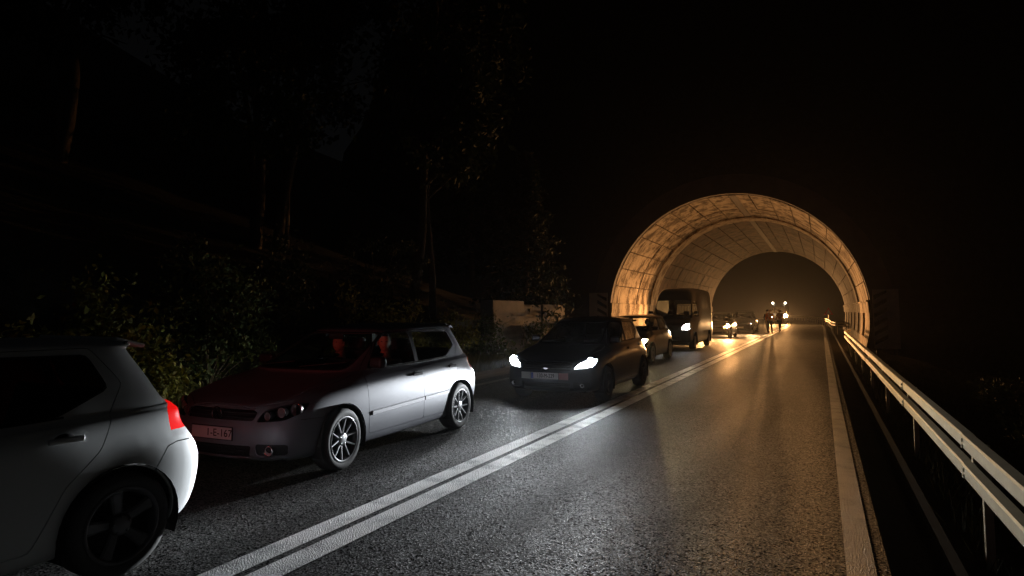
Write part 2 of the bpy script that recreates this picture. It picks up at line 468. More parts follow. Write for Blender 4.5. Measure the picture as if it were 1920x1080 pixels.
def add_wheel(parent, x, y, rad, style, m_rim, side, steer=0.0, spin=0.0, simple=False):
    tyre, barrel, disc, sp, hub = wheel_parts(style, rad, m_rim)
    w = link(bpy.data.objects.new('wheel', tyre), parent); w.location = (x, y, rad)
    w.rotation_euler = (spin, 0, (0 if side > 0 else math.pi) + steer)
    for me in [barrel, disc, hub] + sp: link(bpy.data.objects.new(me.name.split('.')[0], me), w)
    return w

# ---------------------------------------------------------------- cars
def lit_lens(name, col, es):
    """a headlamp glass glowing from the lamp behind it"""
    m = glass_mat(name, (.85, .85, .85), .05); nt = m.node_tree; out = nt.nodes['Material Output']; src = out.inputs[0].links[0].from_socket
    e = nt.nodes.new('ShaderNodeEmission'); e.inputs[0].default_value = (*col, 1); e.inputs[1].default_value = es
    a = nt.nodes.new('ShaderNodeAddShader'); nt.links.new(src, a.inputs[0]); nt.links.new(e.outputs[0], a.inputs[1]); nt.links.new(a.outputs[0], out.inputs[0]); return m
def build_car(name, label, loc, rz, paint, spec):
    root = thing(name, label, spec.get('cat', 'car'), loc, rz, spec.get('group', 'cars queueing nose to tail towards the camera'))
    rings = spec['rings']; L = spec['L']; q = spec.get('quality', 1)
    sk = Skin(rings, *((6, 5) if q else (4, 3)))
    yF, yR, wr, ar = spec['yF'], spec['yR'], spec['wr'], spec['ar']
    glassm = spec.get('glass', M_glass)
    G = .0055
    if 'pillar' in spec: sk.both('side', spec['pillar'], 'seal', is_side)
    # --- glass areas with a rubber surround
    for key, part in (('win_f', 'front_side_window'), ('win_r', 'rear_side_window'), ('win_q', 'quarter_window')):
        if key not in spec: continue
        P = round_poly(spec[key], .03, 2)
        sk.both('side', offset_poly(P, .014), 'seal', is_side); sk.both('side', P, part, is_side)
    sc_, rc = spec['screen'], spec['rearscreen']
    fr = lambda f, m: m.y < spec['scr_max'] and m.y > spec.get('scr_min', .8) and f.normal.y < -.12 and abs(f.normal.x) < .75
    P = round_poly(sc_, .05, 2); sk.cut('front', offset_poly(P, .016), 'seal#L', fr); sk.cut('front', P, 'windshield', fr)
    rf = lambda f, m: m.y > L - 1.1 and f.normal.y > .2 and abs(f.normal.x) < .75
    P = round_poly(rc, .05, 2); sk.cut('front', offset_poly(P, .016), 'seal#L', rf); sk.cut('front', P, 'rear_window', rf)
    # --- arches
    for y in (yF, yR):
        sk.both('side', circle_poly(y, wr, ar), 'archhole', lambda f, m: abs(m.x) > .3)
    # --- doors: outline grown = gap, outline = door
    glassy = ['body']
    for key, part in (('door_f', 'front_door'), ('door_r', 'rear_door')):
        if key not in spec: continue
        P = round_poly(spec[key], .03, 2)
        sk.both('side', offset_poly(P, G), 'gap', is_side, glassy)
        sk.both('side', P, part, is_side, ['body', 'gap#L', 'gap#R'])
        sk.both('side', P, part, is_side, ['gap#L', 'gap#R'])
    # --- bonnet
    if 'hood' in spec:
        hf = lambda f, m: f.normal.z > .3 and m.y < spec['scr_max'] and m.z < spec['hood_z']
        P = round_poly(spec['hood'], .05, 2); sk.cut('top', offset_poly(P, G), 'gap#L', hf, ['body']); sk.cut('top', P, 'hood', hf, ['body', 'gap#L'])
    # --- nose pieces
    nf = lambda f, m: m.y < .62 and f.normal.z < .93
    for key, part in (('grille', 'gr'), ('intake', 'intake'), ('fogpanel', 'fogp'), ('headlight', 'headlight_lens')):
        if key not in spec: continue
        P = spec[key]; mir = [(-a, b) for a, b in P]
        if key in ('grille', 'intake'): sk.cut('front', round_poly(P, .02, 2), part, nf)
        else: sk.cut('front', round_poly(P, .03, 2), part + '#L', nf); sk.cut('front', round_poly(mir, .03, 2), part + '#R', nf)
    if 'split_f' in spec:      # bumper / body joint at the nose
        P = spec['split_f']; sk.both('side', P, 'front_bumper', lambda f, m: m.y < yF, ['body'])
    bn = lambda f, m: m.y > L - .8
    if 'tail' in spec:
        P = spec['tail']; tx_ = spec.get('tail_x', .52); za = min(p[1] for p in P) - .03; zb = max(p[1] for p in P) + .03
        for sg in (1, -1): sk.cut('front', [(sg * tx_, za), (sg * 1.2, za), (sg * 1.2, zb), (sg * tx_, zb)], 'tailzone', lambda f, m: m.y > L - .6)
        sk.both('side', P, 'tail_light', lambda f, m: bn(f, m), ['tailzone'])
        kz, kb = sk.names.index('tailzone'), 0
        for f in sk.bm.faces:
            if f[sk.lay] == kz: f[sk.lay] = kb
        if 'tail_band' in spec: sk.both('side', spec['tail_band'], 'tail_band', lambda f, m: bn(f, m) and abs(m.x) > spec.get('tail_x', .52), ['tail_light#L', 'tail_light#R'])
    if 'split_r' in spec:
        P = spec['split_r']; sk.both('side', P, 'rear_bumper', bn, ['body'])
    if 'gate' in spec:
        P = round_poly(spec['gate'], .05, 2); gf = lambda f, m: m.y > L - .9 and f.normal.y > .15
        sk.cut('front', offset_poly(P, G), 'gap#L', gf, ['body']); sk.cut('front', P, 'tailgate', gf, ['body', 'gap#L'])
    for line in spec.get('gaplines', []):
        for p0, p1 in zip(line, line[1:]):
            a, b = Vector(p0), Vector(p1); n = (b - a).normalized(); n = Vector((-n.y, n.x)) * .0036
            sk.both('side', [tuple(a - n), tuple(b - n), tuple(b + n), tuple(a + n)], 'gap', lambda f, m: abs(m.x) > .25, ['body', 'rear_bumper#L', 'rear_bumper#R', 'front_bumper#L', 'front_bumper#R'])
    # --- extraction
    X = sk.extract
    X('body', 'body', paint, root)
    for sfx in '#L', '#R':
        for p in ('front_door', 'rear_door'): 
            o = X(p + sfx, p, paint, root)
        X('seal' + sfx, 'window_seal', M_plastic, root, .01)
        for p in ('front_side_window', 'rear_side_window', 'quarter_window'):
            X(p + sfx, p, spec.get('glass_rear', glassm) if p != 'front_side_window' else glassm, root, 0, -.006)
        X('front_bumper' + sfx, 'front_bumper', paint, root)
        X('rear_bumper' + sfx, 'rear_bumper', spec.get('bumper_mat', paint), root)
        X('headlight_lens' + sfx, 'headlight', spec.get('lens_mat', M_lens), root, .015)
        X('fogp' + sfx, 'fog_lamp_panel', M_plastic, root, .02, -.012)
        X('tail_light' + sfx, 'tail_light', spec.get('tail_mat', M_redlens), root, .02)
        X('tail_band' + sfx, 'reversing_lamp', M_clear, root, .02)
    X('windshield', 'windshield', glassm, root, 0, -.006); X('rear_window', 'rear_window', spec.get('glass_rear', glassm), root, 0, -.006)
    X('hood', 'hood', paint, root); X('tailgate', 'tailgate', paint, root)
    X('gr', 'grille_backing', M_under, root, .03, -.04); X('intake', 'lower_intake', M_under, root, .03, -.04)
    # --- inner shell, dark, behind the gaps; floor; wheel wells
    ids = {i for i, n in enumerate(sk.names) if n.split('#')[0] in ('body', 'front_door', 'rear_door', 'gap', 'hood', 'tailgate', 'front_bumper', 'rear_bumper', 'fogp')}
    vs = []; idx = {}; fs = []
    for f in sk.bm.faces:
        if f[sk.lay] in ids:
            for v in f.verts:
                if v not in idx: idx[v] = len(vs); vs.append(v.co - sk.normal_at(v.co) * .024)
            fs.append([idx[v] for v in f.verts])
    MB().add(vs, fs, True).build('inner_shell', M_inner, root, recalc=False)
    fl = MB(); hw = rings[0][7]
    fl.box((0, L / 2, .235), (hw * 1.75, L * .9, .05)); fl.build('floor_pan', M_under, root)
    for y in (yF, yR):
        for s_ in (-1, 1):
            well = MB(); n = 20; pr = []
            x0, x1 = s_ * (sk.side_x(y, wr + ar + .03) * 1 if s_ > 0 else -sk.side_x(y, wr + ar + .03)), s_ * .55
            vsx = []
            for k in range(n + 1):
                an = math.pi * (-.12 + 1.24 * k / n)
                for x in (x0 - s_ * .03, x1): vsx.append((x, y + (ar + .012) * math.cos(an), wr + (ar + .012) * math.sin(an)))
            well.add(vsx, [(2 * k, 2 * k + 1, 2 * k + 3, 2 * k + 2) for k in range(n)], True)
            well.add([(x1, y + (ar + .012) * math.cos(math.pi * (-.12 + 1.24 * k / n)), wr + (ar + .012) * math.sin(math.pi * (-.12 + 1.24 * k / n))) for k in range(n + 1)], [tuple(range(n + 1))])
            me = well.mesh('wheel_well'); me.materials.append(M_under); link(bpy.data.objects.new('wheel_well', me), root)
    tx = spec.get('track', .79)
    for y in (yF, yR):
        for s_ in (-1, 1): add_wheel(root, s_ * tx, y, wr, spec.get('wheel', 'five'), spec.get('rim', M_alloy), s_, spec.get('steer', 0) if y == yF else 0, spec.get('spin', .0) + (0.4 if y == yR else 0))
    # --- nose details
    if 'grille' in spec and spec.get('nose', True):
        xs = [p[0] for p in spec['grille']]; zs = [p[1] for p in spec['grille']]; x1 = max(xs) - .02; z0, z1 = min(zs) + .012, max(zs) - .012
        n = spec.get('slats', 2)
        for i in range(n):
            z = z0 + (z1 - z0) * (i + .5) / n; g = MB()
            g.tube([(x, sk.front_y(x, z) + .012, z) for x in np.linspace(-x1, x1, 13)], .009, 6)
            g.build('grille_bar', spec.get('slat_mat', M_plastic), root)
    if 'intake' in spec:
        xs = [p[0] for p in spec['intake']]; zs = [p[1] for p in spec['intake']]; x1 = max(xs) - .03
        g = MB()
        for i in range(4):
            z = min(zs) + .02 + (max(zs) - min(zs) - .04) * i / 3
            g.tube([(x, sk.front_y(x, z) + .025, z) for x in np.linspace(-x1, x1, 9)], .006, 5)
        for i in range(22):
            x = -x1 + 2 * x1 * i / 21; g.tube([(x, sk.front_y(x, zz) + .028, zz) for zz in (min(zs), max(zs))], .004, 4)
        g.build('intake_mesh', M_plastic, root)
    for s_ in (-1, 1):
        if 'lamps' in spec:
            hb = MB(); xs = [p[0] for p in spec['headlight']]; zs = [p[1] for p in spec['headlight']]
            xa, xb = min(xs), max(xs); pts = [(x, sk.front_y(x, (min(zs) + max(zs)) / 2) + .14) for x in np.linspace(xa, xb * .93, 7)]
            vs = []; HP = spec['headlight']
            for x, y in pts:
                cr_ = [pa[1] + (pb[1] - pa[1]) * (x - pa[0]) / (pb[0] - pa[0]) for pa, pb in zip(HP, HP[1:] + HP[:1]) if abs(pa[0] - pb[0]) > 1e-6 and min(pa[0], pb[0]) - 1e-6 <= x <= max(pa[0], pb[0]) + 1e-6]
                zc = (min(cr_) - .012, max(cr_) - .004); fy = sk.front_y(x, sum(zc) / 2) + .03
                vs += [(s_ * x, fy, zc[0]), (s_ * x, y, zc[0]), (s_ * x, y, zc[1]), (s_ * x, fy, zc[1])]
            hb.add(vs, [(4 * i + k, 4 * i + k + 1, 4 * i + k + 5, 4 * i + k + 4) for i in range(6) for k in range(3)] + [(0, 1, 2, 3), (24, 25, 26, 27)]); hb.build('headlight_housing', M_under, root)
            for (lx, lz, lr, lit) in spec['lamps']:
                y = sk.front_y(lx, lz); d = .035
                c = MB(); c.lathe([(0, lr), (.012, lr * .93), (.05, lr * .75), (.085, lr * .35), (.09, .004)], (s_ * lx, y + d, lz), 'y', 24)
                c.build('lamp_reflector', M_reflector, root)
                c = MB(); c.lathe([(-.006, lr * .98), (-.008, lr * 1.08), (.004, lr * 1.1)], (s_ * lx, y + d, lz), 'y', 24); c.build('lamp_bezel', M_chrome, root)
                if lit:
                    on = spec['beam'].get('sides', (-1, 1))
                    if s_ in on or not spec['beam'].get('hide', False):
                        c = MB(); c.lathe([(-.0, .004), (-.006, lr * .5), (.01, lr * .9), (.02, lr * .9)], (s_ * lx, y + d + .0, lz), 'y', 20)
                        c.build('lit_bulb', spec['beam']['mat'], root)
        if 'fog' in spec:
            fx, fz, frr = spec['fog']; y = sk.front_y(fx, fz) - .012
            c = MB(); c.lathe([(-.004, frr), (-.012, frr * 1.12), (.006, frr * 1.2)], (s_ * fx, y, fz), 'y', 24); c.build('fog_lamp', M_chrome, root)
            c = MB(); c.lathe([(.0, frr), (.03, frr * .6), (.04, .003)], (s_ * fx, y, fz), 'y', 20); c.build('fog_reflector', M_reflector, root)
    if 'beam' in spec:
        bmz = spec['beam']; lx, lz = bmz['at']
        for s_ in bmz.get('sides', (-1, 1)):
            y = sk.front_y(lx, lz)
            headlamp(root, (s_ * lx, y - bmz.get('fwd', .04), lz), bmz['energy'], bmz['color'], bmz.get('tilt', -2), az=bmz.get('az', 0), cutoff=bmz.get('cutoff', True), spill=bmz.get('spill', .03), width=bmz.get('width'), vfall=bmz.get('vfall', 16.0), size=bmz.get('size', 150), hot=bmz.get('hot', 0.0))
    if 'chrome_tip' in spec:
        pass
    # --- bonnet seam trim, badge
    if 'badge' in spec:
        bz, br, kind = spec['badge']; y = sk.front_y(0, bz) - .012
        c = MB(); ring = [(br * math.cos(t), y, bz + br * math.sin(t)) for t in np.linspace(0, 2 * math.pi, 25)]
        if kind == 'oval':
            c.lathe([(0, .001), (-.006, br * .7), (.006, br)], (0, y, 0), 'y', 24)
            c.v = [(a * 1.6, b, bz + cc * .75) for a, b, cc in c.v]
            c.build('badge', M_chrome, root)
        else:
            c.tube(ring, .006, 6, False)
            def ln(p, r_): c.tube([(a * br, y, bz + b * br) for a, b in p], r_, 5)
            ln([(-.42, .82), (0, .12), (.42, .82)], .0055)
            ln([(-.88, .35), (-.45, -.8), (0, .0), (.45, -.8), (.88, .35)], .0055)
            c.build('badge', M_chrome, root)
    # --- plates
    def plate(y, z, rx, rz_, txt, txtx, blue=True, flank=False):
        p = MB().box((0, 0, 0), (.52, .008, .112), b=.003).build('number_plate', M_plate, root)
        p.location = (0, y, z); p.rotation_euler = (rx, 0, rz_)
        MB().box((-.001, .008, 0), (.54, .006, .13), b=.002).build('plate_holder', M_plastic, p)
        if blue: MB().box((-.238, -.0055, 0), (.04, .003, .104)).build('blue_band', M_plate_blue, p)
        if flank:
            MB().box((-.36, .004, .0), (.18, .008, .115), b=.003).build('holder_wing', mat('grey_wing', (.45, .45, .43), .5), p)
            MB().box((.355, .004, .0), (.175, .008, .115), b=.003).build('holder_wing', mat('red_wing', (.5, .2, .2), .5), p)
        if txt: text_obj('lettering', txt, .1, M_ink, p, (txtx, -.0062, 0.0), (R(90), 0, 0), spec.get('txt_sx', .8), .0008)
        return p
    if 'plate' in spec:
        pz, txt, tx_, bl, fl_ = spec['plate']; plate(sk.front_y(0.2, pz) - .02, pz, 0, 0, txt, tx_, bl, fl_)
    # --- mirrors, handles, mouldings
    for s_ in (-1, 1):
        my, mz = spec.get('mirror', (1.52, 1.0)); mx = abs(sk.side_x(my, mz, s_)) 
        c = MB(); c.box((s_ * (mx + .12), my - .01, mz + .03), (.20, .11, .125), (0, 0, s_ * -.2), b=.035)
        c.tube([(s_ * (mx - .01), my + .0, mz - .03), (s_ * (mx + .06), my, mz - .01)], .022, 8)
        c.build('wing_mirror', spec.get('mirror_mat', paint), root)
        for (hy, hz) in spec.get('handles', []):
            hx = abs(sk.side_x(hy, hz, s_)); c = MB()
            c.box((s_ * (hx + .022), hy, hz), (.022, .20, .034), b=.009); c.box((s_ * (hx + .006), hy - .07, hz), (.03, .03, .022)); c.box((s_ * (hx + .006), hy + .075, hz), (.03, .03, .022))
            c.build('door_handle', spec.get('handle_mat', paint), root)
            c = MB(); c.lathe([(0, .0), (.004, .036), (0, .042)], (s_ * (hx - .001), hy - .0, hz - .005), 'x', 16)
            c.v = [(a, hy + (b - hy) * 1.6, d) for a, b, d in c.v]; c.build('handle_recess', M_plastic, root)
        if 'mould' in spec:
            y0, y1, z0, z1, gaps = spec['mould']
            for (a, b) in gaps:
                vs = []; n = 12
                for i in range(n + 1):
                    y = a + (b - a) * i / n; z = z0 + (z1 - z0) * (y - y0) / (y1 - y0)
                    for dz, dx in ((-.028, -.002), (-.022, .010), (.016, .014), (.028, -.002)):
                        vs.append((s_ * (abs(sk.side_x(y, z + dz, s_)) + dx), y, z + dz))
                fs = [(4 * i + k, 4 * i + k + 1, 4 * i + k + 5, 4 * i + k + 4) for i in range(n) for k in range(3)]
                c = MB().add(vs, fs, False); c.add(vs[:4], [(0, 1, 2, 3)]); c.add(vs[-4:], [(0, 1, 2, 3)]); c.build('side_moulding', spec.get('mould_mat', paint), root)
    if 'belt' in spec:
        for s_ in (-1, 1):
            pts = [(s_ * (abs(sk.side_x(y, z, s_)) + .002), y, z) for y, z in spec['belt']]
            MB().tube(pts, .007, 6).build('belt_trim', spec.get('belt_mat', M_plastic), root)
    if 'rooftrim' in spec:
        for s_ in (-1, 1): MB().tube([(s_ * (abs(sk.side_x(y, z, s_)) + .001), y, z) for y, z in spec['rooftrim']], .0065, 6).build('roof_trim', M_chrome, root)
    if spec.get('wipers', True):
        for x0, x1 in ((.05, .55), (-.6, -.1)):
            pts = []
            for t in np.linspace(0, 1, 6):
                x = x0 + (x1 - x0) * t; z = spec['screen'][0][1] + .015 + .05 * t; pts.append((x, sk.front_y(x, z) - .012, z))
            MB().tube(pts, .007, 5).build('wiper', M_plastic, root)
    # --- cabin: dash, wheel, seats, mirror
    if spec.get('cabin', True):
        dz = spec.get('dash_z', .93); dy = spec.get('dash_y', 1.35); sz = spec.get('seat_dz', 0)
        MB().box((0, dy, dz - .14), (1.3, .42, .26), b=.05).build('dashboard', M_inner, root)
        c = MB(); ctr = Vector((.36, dy + .42, dz - .03)); nrm = Vector((0, .85, .5)).normalized(); u = Vector((1, 0, 0)); w = nrm.cross(u)
        c.tube([ctr + (u * math.cos(t) + w * math.sin(t)) * .185 for t in np.linspace(0, 2 * math.pi, 25)], .014, 6, False)
        for a in (0, math.pi, -math.pi / 2): c.tube([ctr, ctr + (u * math.cos(a) + w * math.sin(a)) * .18], .014, 6)
        c.lathe([(0, .0), (.02, .05), (.05, .05)], ctr, 'y', 12); c.build('steering_wheel', M_plastic, root)
        for x in (-.36, .36):
            c = MB(); c.box((x, dy + .95, .46 + sz), (.50, .52, .16), b=.05); c.box((x, dy + 1.26, .80 + sz), (.48, .13, .66), (-.22, 0, 0), b=.05)
            st = c.build('seat', M_seat, root); MB().box((x, dy + 1.36, 1.20 + sz), (.26, .10, .17), (-.2, 0, 0), b=.035).build('headrest', M_seat, st)
        c = MB(); c.box((0, yR - .25, .5 + sz), (1.3, .5, .16), b=.04); c.box((0, yR + .05, .82 + sz), (1.3, .13, .6), (-.25, 0, 0), b=.04); c.build('rear_bench', M_seat, root)
        my = spec.get('imirror', (dy + .48, 1.33)); MB().box((0, my[0], my[1]), (.22, .03, .06), b=.012).build('rear_view_mirror', M_plastic, root)
    if 'third' in spec:
        y, z, mm = spec['third']; 
        c = MB(); c.box((0, y - .03, z - .022), (1.0, .22, .03), (-.26, 0, 0), b=.012); c.build('roof_spoiler', paint, root)
        MB().box((0, y + .077, z - .054), (.30, .014, .018), b=.004).build('high_brake_lamp', mm, root)
    root['_yn'] = 0
    return root, sk

hatch = dict(rings=HATCH, L=4.2, yF=.87, yR=3.45, wr=.318, ar=.355, scr_max=2.2, hood_z=.99,
    win_f=[(1.50, 1.005), (2.42, 1.01), (2.42, 1.375), (2.06, 1.375), (1.84, 1.27)],
    win_r=[(2.50, 1.01), (3.22, 1.03), (3.52, 1.16), (3.42, 1.36), (2.50, 1.378)],
    screen=[(-.62, 1.005), (.62, 1.005), (.53, 1.375), (-.53, 1.375)],
    rearscreen=[(-.60, 1.06), (.60, 1.06), (.52, 1.36), (-.52, 1.36)],
    door_f=[(1.32, .30), (2.46, .30), (2.46, 1.41), (2.02, 1.40), (1.40, 1.02), (1.29, .85)],
    door_r=[(2.465, .30), (2.98, .30), (3.13, .62), (3.38, .80), (3.50, 1.00), (3.62, 1.18), (3.45, 1.41), (2.465, 1.41)],
    hood=[(-.66, .30), (-.40, .12), (.40, .12), (.66, .30), (.745, .9), (.72, 1.22), (.30, 1.01), (-.30, 1.01), (-.72, 1.22), (-.745, .9)],
    grille=[(-.44, .595), (.44, .595), (.46, .67), (.40, .70), (-.40, .70), (-.46, .67)],
    intake=[(-.42, .24), (.42, .24), (.46, .37), (-.46, .37)],
    fogpanel=[(.50, .27), (.76, .27), (.78, .38), (.50, .39)],
    headlight=[(.47, .585), (.72, .60), (.822, .66), (.815, .755), (.70, .745), (.52, .69)],
    split_f=[(-.1, .1), (.60, .1), (.60, .56), (.3, .585), (-.1, .585)],
    tail=[(3.88, .79), (4.3, .79), (4.3, .99), (3.90, 1.0), (3.84, .93)],
    split_r=[(3.765, .1), (4.3, .1), (4.3, .765), (3.93, .765), (3.86, .745), (3.765, .60)],
    gate=[(-.50, .60), (.50, .60), (.52, .78), (.60, 1.0), (.56, 1.38), (-.56, 1.38), (-.60, 1.0), (-.52, .78)],
    gaplines=[[(3.765, .60), (3.86, .745), (3.93, .765), (4.3, .765)], [(.62, .62), (.60, .585), (.3, .60)]],
    handles=[(2.30, .865), (3.22, .895)], mirror=(1.55, 1.03),
    belt=[(1.46, .985), (1.8, .988), (2.2, .992), (2.6, .998), (3.0, 1.005), (3.25, 1.012)],
    third=(3.83, 1.452, M_redlens), pillar=[(2.40, .995), (2.52, .995), (2.52, 1.39), (2.40, 1.39)])
def scaled(spec, sx, sy, sz, **kw):
    """the same kind of car in other proportions"""
    o = dict(spec)
    o['rings'] = [(zf * sz, yf * sy, sf * sy, h0 * sx, a * sz, b * sz, c * sz, h1 * sx, h2 * sx, sr * sy, yr * sy, zr * sz) for zf, yf, sf, h0, a, b, c, h1, h2, sr, yr, zr in spec['rings']]
    for k in ('pillar', 'win_f', 'win_r', 'win_q', 'door_f', 'door_r', 'split_f', 'split_r', 'tail', 'tail_band', 'belt', 'handles'):
        if k in o: o[k] = [(y * sy, z * sz) for y, z in o[k]]
    if 'gaplines' in o: o['gaplines'] = [[(y * sy, z * sz) for y, z in l] for l in o['gaplines']]
    for k in ('screen', 'rearscreen', 'grille', 'intake', 'fogpanel', 'headlight', 'gate'):
        if k in o: o[k] = [(x * sx, z * sz) for x, z in o[k]]
    o['hood'] = [(x * sx, y * sy) for x, y in o['hood']] if 'hood' in o else o.get('hood')
    if 'hood' in o and o['hood'] is None: del o['hood']
    for k in ('L', 'yF', 'yR', 'scr_max'): o[k] = o[k] * sy
    if 'scr_min' in o: o['scr_min'] *= sy
    o['hood_z'] = o['hood_z'] * sz; o['mirror'] = (o['mirror'][0] * sy, o['mirror'][1] * sz)
    if 'third' in o: o['third'] = (o['third'][0] * sy, o['third'][1] * sz, o['third'][2])
    o['track'] = o.get('track', .79) * sx
    o.update(kw); return o

VAN = [
 (.32,.12,.25,.82, .30,.30,.30,.93, .90,.08,5.80,.32),
 (.38,.03,.30,.92, .38,.38,.38,.985,.96,.08,5.86,.38),
 (.60,-.02,.33,.95,.60,.60,.60,1.0, .98,.07,5.88,.60),
 (.82,.00,.36,.95, .85,.85,.85,1.0, .98,.07,5.88,.85),
 (1.02,.07,.38,.93,1.05,1.08,1.08,.995,.98,.07,5.88,1.08),
 (1.14,.20,.36,.90,1.18,1.22,1.2,.99,.975,.07,5.88,1.2),
 (1.24,.52,.34,.88,1.30,1.32,1.3,.985,.97,.07,5.87,1.3),
 (1.32,.76,.32,.87,1.36,1.38,1.36,.98,.97,.07,5.87,1.38),
 (1.40,.84,.34,.86,1.44,1.46,1.44,.975,.965,.07,5.87,1.46),
 (1.78,1.12,.36,.83,1.80,1.80,1.80,.955,.95,.07,5.86,1.80),
 (2.14,1.40,.38,.79,2.15,2.15,2.15,.93,.93,.07,5.84,2.15),
 (2.42,1.66,.38,.75,2.42,2.44,2.42,.90,.90,.07,5.80,2.44),
 (2.64,2.00,.34,.62,2.62,2.64,2.62,.80,.80,.07,5.72,2.62),
 (2.70,2.40,.20,.35,2.70,2.71,2.70,.42,.42,.05,5.5,2.69),
 (2.71,2.80,.1,.0, 2.71,2.72,2.71,.0,.0,.05,5.2,2.70)]
van = dict(rings=VAN, L=5.9, yF=.98, yR=4.70, wr=.345, ar=.40, scr_max=1.95, scr_min=.72, hood_z=1.40, cat='van',
    win_f=[(1.30, 1.42), (2.05, 1.42), (2.05, 2.02), (1.62, 2.02), (1.28, 1.62)],
    screen=[(-.80, 1.42), (.80, 1.42), (.74, 2.10), (-.74, 2.10)], rearscreen=[(-.75, 1.4), (.75, 1.4), (.7, 2.0), (-.7, 2.0)],
    door_f=[(1.22, .45), (2.15, .45), (2.15, 2.12), (1.66, 2.12), (1.22, 1.62)],
    door_r=[(2.9, .45), (4.1, .45), (4.1, 2.2), (2.9, 2.2)],
    grille=[(-.45, .86), (.45, .86), (.48, 1.02), (-.48, 1.02)], intake=[(-.5, .42), (.5, .42), (.5, .58), (-.5, .58)],
    headlight=[(.58, .84), (.90, .86), (.88, 1.14), (.72, 1.10), (.58, .98)],
    tail=[(5.7, 1.0), (6, 1.0), (6, 1.4), (5.7, 1.4)], tail_x=.8, handles=[(2.0, 1.2)], mirror=(1.34, 1.55), mirror_mat=M_plastic,
    dash_z=1.42, dash_y=1.1, seat_dz=.35, imirror=(1.5, 2.0), track=.86, wheel='steel', quality=0)

def scene_gate(): pass
# ==== PLACE
# ---------------------------------------------------------------- the place: road, verges, hills
def road_x(y):
    """centre line of the road: straight to the far end of the tunnel, then it swings left"""
    return -3.32 - (0 if y < 70 else .00135 * (y - 70) ** 2)

